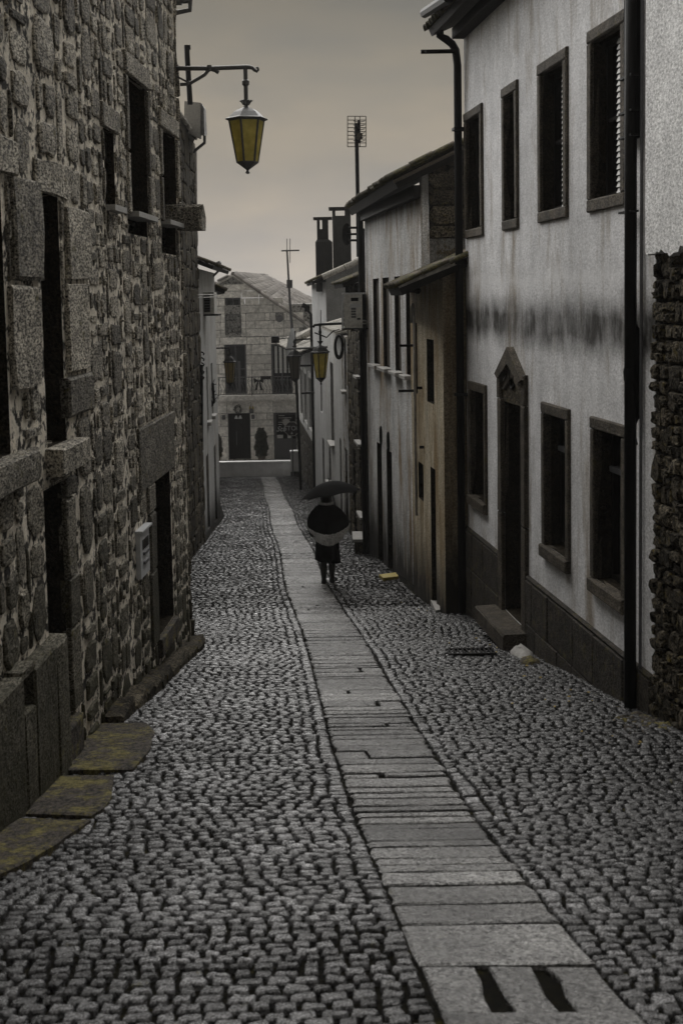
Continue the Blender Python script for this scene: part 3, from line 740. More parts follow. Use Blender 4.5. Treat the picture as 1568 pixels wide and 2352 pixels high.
def ac_unit(name,label,W,s0,s1,z0,z1,o0,o1,louv='end',mat=mt_acbody):
    a=thing(name,label,'air conditioner',W.pt((s0+s1)/2,z0,(o0+o1)/2))
    MB().wbox(W,s0,s1,z0,z1,o0,o1).build('case',mat,a)
    return a
# AC seen from its end: front louvres face the street side / camera
WA=Wall(at(467,700,33).x,33,at(492,700,33).x,33,-1)
a=thing('air_conditioner','small louvred air conditioner on the left pale house, held by white rods','air conditioner',at(480,720,33))
sw=WA.L; zt=at(480,671,33).z; zb=at(480,721,33).z
MB().wbox(WA,0,sw,zb,zt,-.75,0).build('case',mt_acbody,a)
gr=MB().wbox(WA,.02,sw-.1,zb+.05,zt-.05,-.02,.012).build('grille',mt_dark,a)
for i in range(6): z=zb+.09+i*(zt-zb-.14)/6; MB().wbox(WA,.02,sw-.1,z,z+.018,.012,.03).build('louvre',mt_greyiron,gr)
MB().wbox(WA,-.08,sw+.1,zb-.05,zb-.01,-.8,.03).build('shelf_bracket',mt_iron,a)
for dz in (0,.06): MB().tube([at(440,684,30)+Vector((0,0,dz)),at(499,682,32.5)+Vector((0,0,dz))],.014,6).build('rod',mt_whitepipe,a)
# far left: small house, lantern bracket
W4=Wall(W3.pt(W3.L,0).x-.05,37.6,-3.52-(60-38)*.115,60,-1)
L4=thing('plaster_house','last pale house on the left, almost hidden behind the lantern and the cable','house',W4.pt(10,G(48),-2))
z4=at(495,668,39).z
skin(W4,0,W4.L,G(61)-.5,z4,[],L4,mt_pl3,seg=3)
roof(W4.pt(0,z4,.35),W4.pt(W4.L,z4,.35),W4.pt(W4.L,z4+.9,-2),W4.pt(0,z4+.9,-2),L4,mt_tile,limit=120)
b=thing('switch_box','tall pale metal cabinet fixed high on the last house on the left','cabinet',at(494,920,38))
MB().hexa([at(489,925,37.6),at(494,925,37.6),at(496,920,38.6),at(489,920,38.6),at(489,865,37.6),at(493,865,37.6),at(495,866,38.6),at(489,866,38.6)]).build('case',mt_acbody,b)
c=MB(); pts=[at(x,y,35) for x,y in ((468,1020),(470,950),(478,940),(487,930),(492,920),(490,905),(489,880))]
c.tube(pts,.035,8)
for i in range(26):
    t=i/25; j=min(int(t*5),4); pp=pts[1+j].lerp(pts[min(2+j,6)],t*5-j) if j<5 else pts[-1]; 
    an=i*1.3; c.tube([pp,pp+Vector((math.cos(an)*.10,0,.05+math.sin(an)*.06))],.010,5)
tag(c.build('cable_bundle',mt_cable,None,True,pts[0]),'twisted black cable bundle drooping across the left pale facade','cable')

# ------------------------------------------------------------------ right: near dark stone house
def XR_(y): return 3.85-.1176*y
W0=Wall(XR_(4),4,XR_(10.72),10.72,1)
WR=Wall(XR_(10.74),10.74,XR_(18.0),18.0,1)
R0=thing('stone_house','dark rubble stone house with a whitewashed upper wall at the right edge of the photo','house',W0.pt(3,G(8),-2))
mt_wash=plaster('flaking whitewash',(.85,.85,.85),(.93,.93,.92),.2,0,grain=.5,peel=0)
w0=skin(W0,0,W0.L,G(11)-.5,4.6,[],R0,mt_mortard)
zp=W0.hit(1530,570)[1]
s=W0.L-2.2
hw=[]
# ragged whitewash patch laid over the stones (its own thickness)
poly=[(s,4.6),(W0.L-.0,4.6),(W0.L-.0,zp+.25)]
x=W0.L
while x>s: poly.append((x,zp+.02*rng.uniform(-1.,1.)+.05*math.sin(x*3.7)+.03*math.sin(x*11))); x-=.045
m=MB(); m.prism(W0,poly,-.01,.10); m.build('plaster',mt_wash,w0)
masonry(W0,[(s,W0.L,G(11)-.2,zp+.03)],[],w0,mt_darkstone,.10,.26,.045,.010,1.1,260)
mg=MB()
for i in range(90):
    q=gp(rng.gauss(1515,40),rng.gauss(1662,10)); 
    if q.x<XRt(q.y)+.1:
        r_=rng.uniform(.02,.06); m_=[q+Vector((math.cos(a)*r_*rng.uniform(.6,1.3),math.sin(a)*r_*rng.uniform(.6,1.3),rng.uniform(-.004,.012))) for a in [j*math.pi/3 for j in range(6)]]
        mg.add([p-Vector((0,0,.03)) for p in m_]+m_+[q+Vector((0,0,r_*.5))],[(j,(j+1)%6,(j+1)%6+6,j+6) for j in range(6)]+[(6+j,6+(j+1)%6,12) for j in range(6)])
tag(mg.build('moss',mt_lichen,None,loc=gp(1500,1662)),'clump of ochre moss where the dark stone house meets the street','moss',kind='stuff')

# ------------------------------------------------------------------ right: white house
RW=thing('white_house','tall white rendered house with granite framed windows and pointed doorway','house',WR.pt(3.5,G(14),-2))
zband=WR.hit(1250,745)[1]
zbase=G(18)-.3
mt_wh=plaster('white rain streaked render',(.72,.72,.73),(.88,.88,.89),.34,.25,(.34,.30,.25),(zband,.36),None,.30)
ztop=at(1048,62,18).z
upper=[(1068,1110,262,548),(1155,1191,205,532),(1238,1305,152,515),(1353,1440,72,488)]
lower=[(1078,1119,872,1147),(1247,1310,925,1270),(1360,1441,955,1355)]
FW=.115
def wop(t,dep):
    q=oprect(WR,*t,dep); return [q[0]+FW,q[1]-FW,q[2]+FW,q[3]-FW,dep]
upo=[wop(t,.19) for t in upper]; loo=[wop(t,.22) for t in lower]
# same heads and sills on each floor
for L_ in (upo,loo):
    za_=sum(q[2] for q in L_)/len(L_); zb_=sum(q[3] for q in L_)/len(L_)
    for q in L_: q[2]=za_;q[3]=zb_
print('upper z',upo[0][2:4],'lower',loo[0][2:4],[ (round(q[0],2),round(q[1],2)) for q in upo+loo])
a0,z1=WR.hit(1172,925); s_r=WR.hit(1150,1100)[0]; s_l=WR.hit(1213,1100)[0]; zst=WR.hit(1180,1418)[1]
dop=[s_l+.19,s_r-.19,zst,WR.hit(1180,928)[1],.30]
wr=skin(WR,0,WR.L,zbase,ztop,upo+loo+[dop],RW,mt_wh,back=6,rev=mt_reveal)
for i,op in enumerate(upo):
    g=casement(WR,op,RW,mt_darkwood,0 if i==1 else 1,1); surround(WR,op,g,mt_ashlar,FW,.035)
    if i in(2,3):
        n_=26; b_=op[0]; m=None
        sh=MB().wbox(WR,op[0]+.01,op[0]+.05,op[2]+.02,op[3]-.02,-.185,-.175).build('shutter',mt_whitepaint,g)
        # louvred leaf folded into the far side of the reveal (towards the near jamb)
        for k in range(n_):
            z=op[2]+.03+k*(op[3]-op[2]-.06)/n_; hh=(op[3]-op[2]-.06)/n_
            MB().hexa([WR.pt(op[0]+.02,z,-.110),WR.pt(op[0]+.46,z,-.110),WR.pt(op[0]+.46,z,-.095),WR.pt(op[0]+.02,z,-.095),WR.pt(op[0]+.02,z+hh*.85,-.127),WR.pt(op[0]+.46,z+hh*.85,-.127),WR.pt(op[0]+.46,z+hh*.85,-.112),WR.pt(op[0]+.02,z+hh*.85,-.112)]).build('slat',mt_whitepaint,sh if False else g)
for i,op in enumerate(loo):
    g=casement(WR,op,RW,mt_darkwood,1,0)
    surround(WR,op,g,mt_ashlar,FW,.035,sill=FW*1.15,sillout=.03)
    if i>0:
        zr_=op[3]-(op[3]-op[2])*.28
        MB().wbox(WR,op[0]+.02,op[1]-.02,zr_,zr_+.05,-.20,-.12).build('transom',mt_greyiron,g)
# pointed doorway
door=MB().wbox(WR,dop[0],dop[1],dop[2],dop[3],-.30,-.25).build('door',mt_darkwood,RW)
for k in range(2):
    for z0_,z1_ in ((.15,.85),(.98,1.75)):
        x=dop[0]+.06+k*(dop[1]-dop[0]-.06)/2; MB().wbox(WR,x,x+(dop[1]-dop[0]-.18)/2,dop[2]+z0_,dop[2]+z1_,-.25,-.232).build('panel',mt_darkwood,door)
lb=MB().wbox(WR,dop[0]+.08,dop[0]+.30,dop[2]+1.12,dop[2]+1.24,-.232,-.215).build('letter_plate',mt_iron,door)
MB().wbox(WR,dop[0]+.16,dop[0]+.21,dop[2]+1.15,dop[2]+1.21,-.215,-.208).build('lock',mt_white,door)
MB().wbox(WR,dop[0],dop[1],dop[3]-.42,dop[3]-.37,-.25,-.20).build('transom',mt_greyiron,door)
zi=WR.hit(1147,848)[1]; zap=WR.hit(1178,796)[1]; sa=(s_l+s_r)/2
stone(WR,(s_l,s_l+.19,dop[2]-.1,dop[2]+1.2,-.05,.05),mt_ashlar,door,'jamb'); stone(WR,(s_l,s_l+.19,dop[2]+1.21,dop[3]+.02,-.05,.05),mt_ashlar,door,'jamb')
stone(WR,(s_r-.19,s_r,dop[2]-.1,dop[2]+1.2,-.05,.05),mt_ashlar,door,'jamb'); stone(WR,(s_r-.19,s_r,dop[2]+1.21,dop[3]+.02,-.05,.05),mt_ashlar,door,'jamb')
for a,b in ((s_l,s_l+.14),(s_r-.14,s_r)): stone(WR,(a,b,dop[3]+.03,zi,-.05,.05),mt_ashlar,door,'impost')
MB().prism(WR,[(s_l+.14,dop[3]+.0),(s_r-.14,dop[3]+.0),(s_r-.14,zi-.15),(sa,zap-.12),(s_l+.14,zi-.15)],-.05,.004).build('tympanum',mt_darkstone,door)
for s0_,d_ in ((s_l,1),(s_r,-1)):
    MB().prism(WR,[(s0_+d_*.02,zi-.05),(s0_+d_*.16,zi-.10),(sa,zap-.20),(sa,zap)][::1 if d_>0 else -1],-.03,.085).build('raking_stone',mt_ashlar,door)
    MB().prism(WR,[(s0_+d_*.20,zi-.22),(s0_+d_*.25,zi-.23),(sa,zap-.36),(sa,zap-.26)][::1 if d_>0 else -1],-.03,.03).build('arch_moulding',mt_ashlar,door)
ring=MB(); cz=(dop[3]+zi)/2+.12
ring.tube([WR.pt(sa+math.cos(a)*.09,cz+math.sin(a)*.13,.02) for a in [i*math.pi/8 for i in range(17)]],.018,6); ring.build('ring_ornament',mt_iron,door)
st=MB().add(*block(WR,s_l-.06,s_r+.12,G(14.2)-.1,dop[2]-.01,-.28,.32,.01,.02)).build('doorstep',mt_ashlar,RW)
# granite plinth in two courses
zpl=WR.hit(1075,1216)[1]; print('plinth z',zpl,'door',dop, 'zi',zi,zap)
def plinth(sa_,sb_,parent):
    z_=zpl; hs=[.50,.58,.7]
    for h_ in hs:
        x=sa_
        while x<sb_-.02:
            l=min(rng.uniform(.5,.95),sb_-x); 
            if sb_-x-l<.2: l=sb_-x
            yy=WR.pt(x+l/2,0).y
            if z_>G(yy)-.05: stone(WR,(x+.006,x+l-.006,max(z_-h_+.006,G(yy)-.35),z_-.006,-.02,.05+rng.uniform(-.004,.006)),mt_plinth,wr,jit=.004,ch=.01)
            x+=l
        z_-=h_
plinth(-.0,s_l-.01,wr); plinth(s_r+.01,WR.L,wr)
x=-.0
for a_,b_ in ((-.0,s_l-.01),(s_r+.01,WR.L)):
    MB().add(*block(WR,a_,b_,zpl-.004,zpl+.045,-.02,.045,.006,.02)).build('plinth_capping',mt_lichen if False else mt_plinth,wr)
# eaves and roof
A=WR.pt(-7,ztop+.02,.42);B=WR.pt(WR.L+.30,ztop+.02,.42);C_=WR.pt(WR.L+.30,ztop+1.5,-3);D_=WR.pt(-7,ztop+1.5,-3)
roof(A,B,C_,D_,RW,mt_tile,limit=120)
MB().wbox(WR,0,WR.L,ztop-.16,ztop-.02,0,.16).build('cornice',mt_darkwood,RW)
p=thing('downpipe','black downpipe with swan neck at the far corner of the white house','pipe',WR.pt(WR.L-.06,G(18),.1))
zt=at(1012,62,18.2).z
pts=[at(1009,50,18.1),at(1010,82,18.1),at(1024,90,18.1),at(1038,101,18.1),at(1046,116,18.05),at(1050,150,18.0)]
MB().tube(pts+[WR.pt(WR.L-.05,0,.10),WR.pt(WR.L-.03,G(18)+.05,.10)],.055,10).build('pipe',mt_iron,p,True)
MB().tube([at(975,30,18.3),at(1030,-6,16)],.07,8).build('gutter_trough',mt_iron,p)
for z in (2.2,.4,-1.4): MB().wbox(WR,WR.L-.13,WR.L+.03,z,z+.04,0,.17).build('pipe_clip',mt_iron,p)
b=thing('iron_bracket','flat iron bar sticking out from the top corner of the white house','bracket',at(1045,119,18))
q0=at(966,119,17.95);q1=at(1046,119,17.95)
MB().box(q0.x,q1.x,17.93,17.97,q0.z-.025,q0.z+.025).build('bar',mt_iron,b)
MB().lathe((q0.x+.06,17.925,q0.z),[(.015,-.012),(.015,.012)],8).build('bolt',mt_zinc,b)
p=thing('downpipe','thick black pipe and cable box between the white house and the near stone house','pipe',WR.pt(WR.sx(1470,1000),G(11),.1))
sp=WR.sx(1470,1000)
MB().tube([WR.pt(sp,ztop,.09),WR.pt(sp+.01,1.0,.09),WR.pt(sp-.01,G(11.2)+.0,.09)],.052,10).build('pipe',mt_iron,p,True)
MB().wbox(WR,sp-.03,sp+.16,WR.hit(1470,318)[1],ztop,.02,.10).build('cable_box',mt_cable,p)
for yy in (182,262,318,490): z=WR.hit(1460,yy)[1]; MB().wbox(WR,sp-.08,sp+.24,z,z+.018,.05,.12).build('clip',mt_iron,p)
MB().tube([WR.pt(sp-.09,ztop,.03),WR.pt(sp-.09,G(11),.03)],.014,6).build('cable',mt_greyiron,p)
MB().tube([WR.pt(sp+.01,z,.05+.03*math.sin(i*.7)) for i,z in enumerate([WR.hit(1470,700+i*14)[1] for i in range(24)])],[.02+.05*math.sin(math.pi*i/23) for i in range(24)],8).build('cable_loop',mt_cable,p,True)
# boulders and drain grate by the doorstep
st_=thing('rounded_stones','two pale rounded boulders edging the gutter below the white house doorstep','stones',gp(1185,1500))
def boulder(c,rx,ry,rz,parent,mat):
    m=MB(); vs=[];n_=10
    for i in range(5):
        th=math.pi*.5*i/4
        for k in range(n_):
            a=2*math.pi*k/n_; j=rng.uniform(.72,1.12); vs.append(c+Vector((math.cos(a)*math.cos(th)*rx*j,math.sin(a)*math.cos(th)*ry*j,math.sin(th)*rz*j-.02)))
    fs=[(i*n_+k,i*n_+(k+1)%n_,(i+1)*n_+(k+1)%n_,(i+1)*n_+k) for i in range(4) for k in range(n_)]
    m.add(vs,fs).build('stone',mat,parent,True)
boulder(gp(1195,1502),.13,.36,.10,st_,mt_concrete); boulder(gp(1152,1474),.09,.2,.08,st_,mt_lichen); boulder(gp(1215,1518),.11,.18,.06,st_,mt_lichen)
g=thing('drain_grate','flat iron drain grate in the setts below the white house doorstep','drain',gp(1080,1498))
c0=gp(1082,1499); sl_=dgrad(c0.y)
for i in range(10):
    x=c0.x-.25+.05*i; MB().hexa([(x,c0.y-.2,c0.z-.2*sl_-.01),(x+.018,c0.y-.2,c0.z-.2*sl_-.01),(x+.018,c0.y+.2,c0.z+.2*sl_-.01),(x,c0.y+.2,c0.z+.2*sl_-.01),(x,c0.y-.2,c0.z-.2*sl_+.02),(x+.018,c0.y-.2,c0.z-.2*sl_+.02),(x+.018,c0.y+.2,c0.z+.2*sl_+.02),(x,c0.y+.2,c0.z+.2*sl_+.02)]).build('grate_bar',mt_iron,g)
m=MB()
for y_ in (-.22,.20): m.box(c0.x-.28,c0.x+.26,c0.y+y_,c0.y+y_+.02,c0.z+y_*sl_-.01,c0.z+y_*sl_+.022)
for x_ in (-.28,.245): m.hexa([(c0.x+x_+dx,c0.y+dy,c0.z+dy*sl_+dz) for dz in(-.01,.021) for dx,dy in ((0,-.2),(.015,-.2),(.015,.2),(0,.2))])
m.build('frame',mt_iron,g)

# ------------------------------------------------------------------ right: brown low house
cx=ray(1018,900)[0]*18.12
WB=Wall(cx,18.12,ray(950,1375)[0]*20.95,20.95,1)
WBe=Wall(cx+.002,18.115,cx+2.2,18.115,-1)
mt_br=plaster('brown stained render',(.70,.60,.43),(.86,.78,.60),.7,.55,(.34,.24,.12),None,(G(20)+.15,1.0),.5,.0)
mt_br2=plaster('brown end wall render',(.26,.21,.14),(.36,.30,.21),.3,.4,(.18,.13,.07),None,(G(18)+.5,.9),.55)
zb0=at(1018,642,18.12).z
RB=thing('brown_house','low brown streaked plaster house with mossy tiled eaves beside the white house','house',WB.pt(1.4,G(19.5),-2))
ops=[oprect(WB,979,996,778,921,.18),oprect(WB,951,958,741,901,.12),oprect(WB,988,1001,1071,1420,.2),oprect(WB,960,972,1059,1141,.15)]
for q in ops: q[0]=max(q[0],.05); q[1]=min(q[1],WB.L-.05)
ops[2][2]=G(18.8)-.1
print('brown ops',ops,WB.L)
wb=skin(WB,0,WB.L,G(21)-.5,zb0,ops,RB,mt_br,back=4,seg=.5,rev=mt_reveal)
casement(WB,ops[0],RB,mt_darkwood,0,1); pane(WB,ops[1],RB,mt_brownwood,'hatch'); dd=pane(WB,ops[2],RB,mt_darkwood,'door'); pane(WB,ops[3],RB,mt_brownwood,'grille')
# relief: drips and ribs of old render
for i in range(7):
    s_=rng.uniform(.1,WB.L-.2); z0_=rng.uniform(-4,-2.2); 
    if any(q[0]-.1<s_<q[1]+.1 for q in ops): continue
    poly=[(s_,z0_),(s_+.12,z0_+.1),(s_+.14,z0_+1.4),(s_+.05,z0_+1.6),(s_-.03,z0_+.8)]; MB().prism(WB,poly,-.01,.02).build('render_patch',mt_br,wb)
eL=.8; 
def endz(x): return zb0+.10+(x-cx)*.42
MB().prism(WBe,[(0,G(18)-.5),(2.2,G(18)-.5),(2.2,endz(cx+2.2)),(0,endz(cx))],-.2,0).build('end_wall',mt_br2,wb)
e0=at(915,660,18.0)
A=Vector((e0.x,17.9,e0.z));B=Vector((WB.pt(WB.L,0).x-.35,21.0,e0.z)); rise=.42
A=Vector((e0.x,17.9,e0.z)); D_=Vector((e0.x+2.6,17.9,e0.z+2.6*rise)); C_=Vector((B.x+2.6,21.0,e0.z+2.6*rise))
roof(A,B,C_,D_,RB,mt_tile,limit=160,pitch=.2,row=.36,th=.12)
MB().tube([at(914,657,17.93),at(950,642,17.93),at(1046,603,17.93)],.045,8).build('verge_pipe',mt_tilep,RB)
MB().tube([at(921,667,18.2),at(948,664,18.3),at(960,668,18.4)],.05,6).build('rafter_end',mt_darkwood,RB)
p=thing('conduit','pale arched conduit running down the brown house wall','pipe',WB.pt(1.9,G(20),.05))
sp=WB.sx(960,900)
MB().tube([WB.pt(sp+.25,WB.hit(960,712)[1]-.2,.05),WB.pt(sp+.2,WB.hit(960,703)[1],.05),WB.pt(sp+.08,WB.hit(960,698)[1],.05),WB.pt(sp,WB.hit(960,715)[1],.05),WB.pt(sp,WB.hit(960,1180)[1],.05)],.022,8).build('pipe',mt_whitepipe,p,True)
for k,(x0,x1,y_,Y_) in enumerate(((917,950,792,20.6),(915,950,896,20.6),(958,981,889,19.9),(963,990,1025,19.8))):
    q0=at(x0,y_+2,Y_); q1=at(x1,y_-2,Y_); b=thing('iron_bracket',['upper flat iron bracket pointing left from the far edge of the brown house','lower flat iron bracket pointing left from the far edge of the brown house','short iron bracket beside the dark slit window of the brown house','lowest short iron bracket on the brown house'][k],'bracket',q1,'iron brackets on the brown house')
    MB().box(q0.x,q1.x,Y_-.02,Y_+.02,q0.z-.02,q0.z+.02).build('bar',mt_iron,b)
p=thing('pale_doorstep','pale stone slab step lying at the foot of the brown house','step',gp(1000,1400))
P=[gp(983,1373),gp(1008,1375),gp(1010,1408),gp(1000,1410)]
MB().hexa([q-Vector((0,0,.12)) for q in P]+[q+Vector((0,0,.05)) for q in P]).build('slab',mt_concrete,p)

# ------------------------------------------------------------------ right: tall plaster house with mossy roof
c3=ray(966,520)[0]*20.98
W5=Wall(c3,20.98,ray(849,1285)[0]*27.3,27.3,1)
mt_p3=plaster('grey ochre stained render',(.84,.84,.83),(.92,.92,.91),.5,.34,(.34,.24,.13),None,(G(24)+.2,1.3),.5,.0,topshade=(at(966,440,21).z+.0,.5))
z5=at(966,425,20.98).z
R3=thing('tall_house','tall streaked plaster house with a dark mossy roof and three shuttered slit windows','house',W5.pt(3,G(24),-2))
ops=[oprect(W5,856,871,638,826,.14),oprect(W5,878,894,634,839,.14),oprect(W5,905,920,636,853,.14),oprect(W5,931,943,640,866,.14),oprect(W5,865,878,1014,1308,.2),oprect(W5,887,901,1031,1322,.2)]
za_=sum(q[3] for q in ops[:4])/4; zb_=sum(q[2] for q in ops[:4])/4
for q in ops[:4]: q[3]=za_;q[2]=zb_
for q in ops[4:]: q[2]=G(W5.pt((q[0]+q[1])/2,0).y)-.1
za_=(ops[4][3]+ops[5][3])/2
print('tall ops',[[round(v,2) for v in q] for q in ops],W5.L)
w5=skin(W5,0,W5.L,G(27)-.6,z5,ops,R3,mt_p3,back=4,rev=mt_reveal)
for q in ops[:4]:
    g=MB().wbox(W5,q[0],q[1],q[2],q[3],-.12,-.08).build('window',mt_brownwood,R3)
    for k in range(3): x=q[0]+.02+k*(q[1]-q[0]-.02)/3; MB().wbox(W5,x,x+(q[1]-q[0])/3-.03,q[2]+.03,q[3]-.03,-.08,-.065).build('shutter_board',mt_brownwood,g)
    MB().add(*block(W5,q[0]-.08,q[1]+.08,q[2]-.07,q[2],-.05,.13,.004,.01)).build('sill',mt_concrete,g)
for q in ops[4:]:
    g=pane(W5,q,R3,mt_darkwood,'door'); 
    for k in range(3): x=q[0]+.03+k*(q[1]-q[0]-.03)/3; MB().wbox(W5,x,x+(q[1]-q[0])/3-.03,q[2]+.1,q[3]-.03,-.18,-.165).build('board',mt_darkwood,g)
for (px,py) in ((1389,0),):pass
for x_,y_,h_ in ((876,1000,26),(893,1014,26)):
    a,z=W5.hit(x_,y_); MB().tube([W5.pt(a+math.cos(t)*.06,z+math.sin(t)*.16,.01) for t in [i*math.pi/6 for i in range(13)]],.03,6).build('oval_vent',mt_dark,w5)
# gable side facing the camera, dark rubble above flaking cement
WG=Wall(c3+.003,20.97,c3+3,20.97,-1)
e1=at(902,413,20.9)
def gz(x): return e1.z-.12+(x-e1.x)*.465
zm=at(1010,548,21).z
mt_cem=plaster('flaking grey cement',(.16,.155,.14),(.30,.29,.27),.5,.2,(.1,.08,.04),None,None,.6,1)
MB().prism(WG,[(0,G(21)),(3,G(21)),(3,zm+.0),(0,zm)],-.3,.0).build('end_wall',mt_cem,w5)
MB().prism(WG,[(0,zm),(3,zm),(3,gz(c3+3)),(0,gz(c3))],-.3,-.02).build('gable_backing',mt_mortard,w5)
masonry(WG,[(.12,1.6,zm,gz(c3)+.02)],[],w5,mt_darkstone,.2,.5,.04,.01,2.2,120)
MB().add(*block(WG,0,.13,zm-2.2,gz(c3),-.05,.03,.01,.02)).build('corner_render',mt_p3,w5)
A=Vector((e1.x,20.75,e1.z)); B=Vector((at(799,462,27.6).x,27.6,e1.z)); D_=A+Vector((3,0,3*.465)); C_=B+Vector((3,0,3*.465))
roof(A,B,C_,D_,R3,mt_tile,limit=260,pitch=.22,row=.36,th=.16,jit=.05)
MB().tube([A+Vector((0,-.05,-.05)),A+Vector((1.5,-.05,-.05+1.5*.465))],.03,6).build('verge_board',mt_brownwood,R3)
MB().wbox(W5,0,W5.L,z5-.2,z5,0,.12).build('wall_plate',mt_darkwood,R3)
p=thing('downpipe','black downpipe at the far edge of the tall plaster house','pipe',W5.pt(W5.L,G(27),.1))
MB().tube([W5.pt(W5.L-.1,z5-.1,.10),W5.pt(W5.L-.08,G(27.2),.10)],.06,8).build('pipe',mt_iron,p)

# ------------------------------------------------------------------ right: dark narrow stone house
W6=Wall(W5.pt(W5.L,0).x-.02,27.35,ray(806,1200)[0]*31.8,31.8,1)
R4=thing('narrow_stone_house','narrow dark stone house with a serrated tile eave behind the air conditioner','house',W6.pt(2,G(29),-2))
z6=at(838,648,27.6).z
ops=[oprect(W6,834,840,925,985,.1),[.9,1.5,at(833,925,28).z-.9,at(833,925,28).z+.5,.12],[.7,1.5,G(28.5)+.75,G(28.5)+2.3,.15],[2.6,3.3,G(30)-.1,G(30)+2.1,.25]]
ops=ops[1:]
w6=skin(W6,0,W6.L,G(32)-.5,z6,ops,R4,mt_mortard,back=4)
for q in ops[:2]:
    g=casement(W6,q,R4,mt_greyiron,1,2); MB().wbox(W6,q[0]-.08,q[1]+.08,q[2]-.05,q[2],0,.12).build('sill',mt_concrete,g); MB().wbox(W6,q[0]-.1,q[1]+.1,q[3],q[3]+.05,0,.14).build('lintel',mt_concrete,g)
pane(W6,ops[2],R4,mt_darkwood,'door')
masonry(W6,[(0,W6.L,G(32),z6)],[tuple(q[:4]) for q in ops],w6,mt_darkstone,.2,.55,.03,.012,1.2,200)
q0=at(785,655,29.8)
A=Vector((q0.x,28.6,q0.z+.03));B=Vector((q0.x-.2,31.9,q0.z+.03))
roof(A,B,B+Vector((2.5,0,.95)),A+Vector((2.5,0,.95)),R4,mt_tile,limit=120,pitch=.16,row=.3)
MB().tube([at(797,650,29),at(797,676,29)],.045,6).build('post',mt_iron,R4)
p=thing('downpipe','tall black drainpipe on the corner between the dark stone house and its peeling neighbour','pipe',at(813,1200,31.9))
MB().tube([at(802,745,32)+Vector((0,-.1,0)),at(810,1190,31.9)+Vector((0,-.1,0)),],.065,8).build('pipe',mt_iron,p)
p=thing('vent_pole','thin black pole standing above the dark stone house roof','pole',at(835,650,28))
MB().tube([at(833,525,28),at(835,655,28)],.045,6).build('pole',mt_iron,p)
MB().tube([at(835,580,28)+Vector((-.06,0,0)),at(835,580,28)+Vector((.06,0,0))],.03,6).build('collar',mt_iron,p)
# bench-like stone step
p=thing('stone_bench','grey stone step block standing against the dark narrow stone house','step',gp(830,1270))
Y_=gp(830,1270).y; q0=at(811,1268,Y_);q1=at(840,1268,Y_); zt=at(820,1238,Y_).z
MB().box(q0.x+.03,q1.x,Y_,Y_+.8,G(Y_)-.2,zt-.06).build('base',mt_darkstone,p); MB().box(q0.x-.01,q1.x+.02,Y_-.04,Y_+.9,zt-.06,zt).build('slab',mt_concrete,p)
# big air conditioner
WC=Wall(at(786,720,27).x,27,at(832,720,27).x,27,-1)
a=thing('air_conditioner','large pale air conditioner with label panel on brackets beside the tall plaster house','air conditioner',at(810,760,27))
zt=at(800,674,27).z; zb=at(800,757,27).z; L_=WC.L
MB().wbox(WC,.03,L_,zb+.03,zt-.02,-.8,0).build('case',mt_acbody,a)
MB().wbox(WC,-.0,L_+.06,zt-.02,zt+.015,-.83,.025).build('lid',mt_white,a)
pn=MB().wbox(WC,.15,L_-.03,zb+.10,zt-.06,.0,.02).build('service_panel',mt_acbody,a)
MB().wbox(WC,.18,L_-.08,zt-.16,zt-.09,.02,.026).build('handle_recess',mt_dark,pn)
MB().wbox(WC,.16,L_-.04,zt-.29,zt-.22,.02,.05).build('valve_cover',mt_white,pn)
m=MB()
for k in range(4): m.wbox(WC,.18,.28,zb+.24+k*.055,zb+.28+k*.055,.02,.023)
m.build('label',mt_greyiron,pn); MB().wbox(WC,.30,.37,zb+.20,zb+.235,.02,.024).build('sticker',mt_iron,pn)
m=MB(); 
for k in range(7): m.wbox(WC,-.0,.03,zb+.08+k*.09,zb+.14+k*.09,-.7,-.06)
m.build('front_grille',mt_greyiron,a)
MB().tube([WC.pt(-.0,zb+.03,-.02),WC.pt(.0,zb+.5,-.01),WC.pt(.03,zt-.03,-.0)],.02,6).build('edge_trim',mt_white,a)
MB().wbox(WC,-.02,L_+.25,zb-.0,zb+.025,-.75,-.02).build('bracket',mt_iron,a)
for dz in (.12,.18): MB().tube([WC.pt(L_,zb+dz,-.1),WC.pt(L_+.25,zb+dz-.02,-.1)],.018,6).build('pipe',mt_whitepipe,a)

# ------------------------------------------------------------------ right: peeling plaster house with corrugated roof
W7=Wall(ray(806,1200)[0]*31.9-.02,31.9,ray(752,1150)[0]*41.5,41.5,1)
mt_p7=plaster('peeling pale render',(.42,.42,.41),(.58,.58,.56),.6,.15,(.3,.25,.18),None,(G(37)+.2,.8),.5,0)
mt_p7b=plaster('dark peeling render',(.3,.3,.29),(.45,.44,.43),.7,.15,(.2,.17,.12),None,(G(33)+.3,1.),.6,1)
R5=thing('peeling_house','peeling pale plaster house with a corrugated canopy roof, right behind the umbrella','house',W7.pt(4,G(36),-2))
z7=at(760,762,37).z
s_a=W7.sx(787,1000)
opsa=[[.5,1.1,G(33)+3.6,G(33)+4.9,.12],[.6,1.4,G(33),G(33)+2.1,.2]]
s1=oprect(W7,757.5,766,830,1005,.15); s1[0]=max(s1[0],s_a+.3)
opsb=[s1,[W7.L-2.2,W7.L-1.2,G(40)+.9,G(40)+2.2,.12],[s_a+.6,s_a+1.3,G(34.8)+.3,G(34.8)+2.3,.2]]
print('w7',s_a,W7.L,s1)
for nm,sa_,sb_,oo,mm in (('wall',0,s_a-.002,opsa,mt_p7b),('wall',s_a,W7.L,opsb,mt_p7)):
    skin(W7,sa_,sb_,G(42)-.5,z7,oo,R5,mm,nm,back=3)
for q in opsa[:1]+opsb[:2]:
    g=casement(W7,q,R5,mt_darkwood,1,1,.05); MB().wbox(W7,q[0]-.08,q[1]+.08,q[2]-.07,q[2],0,.13).build('sill',mt_concrete,g)
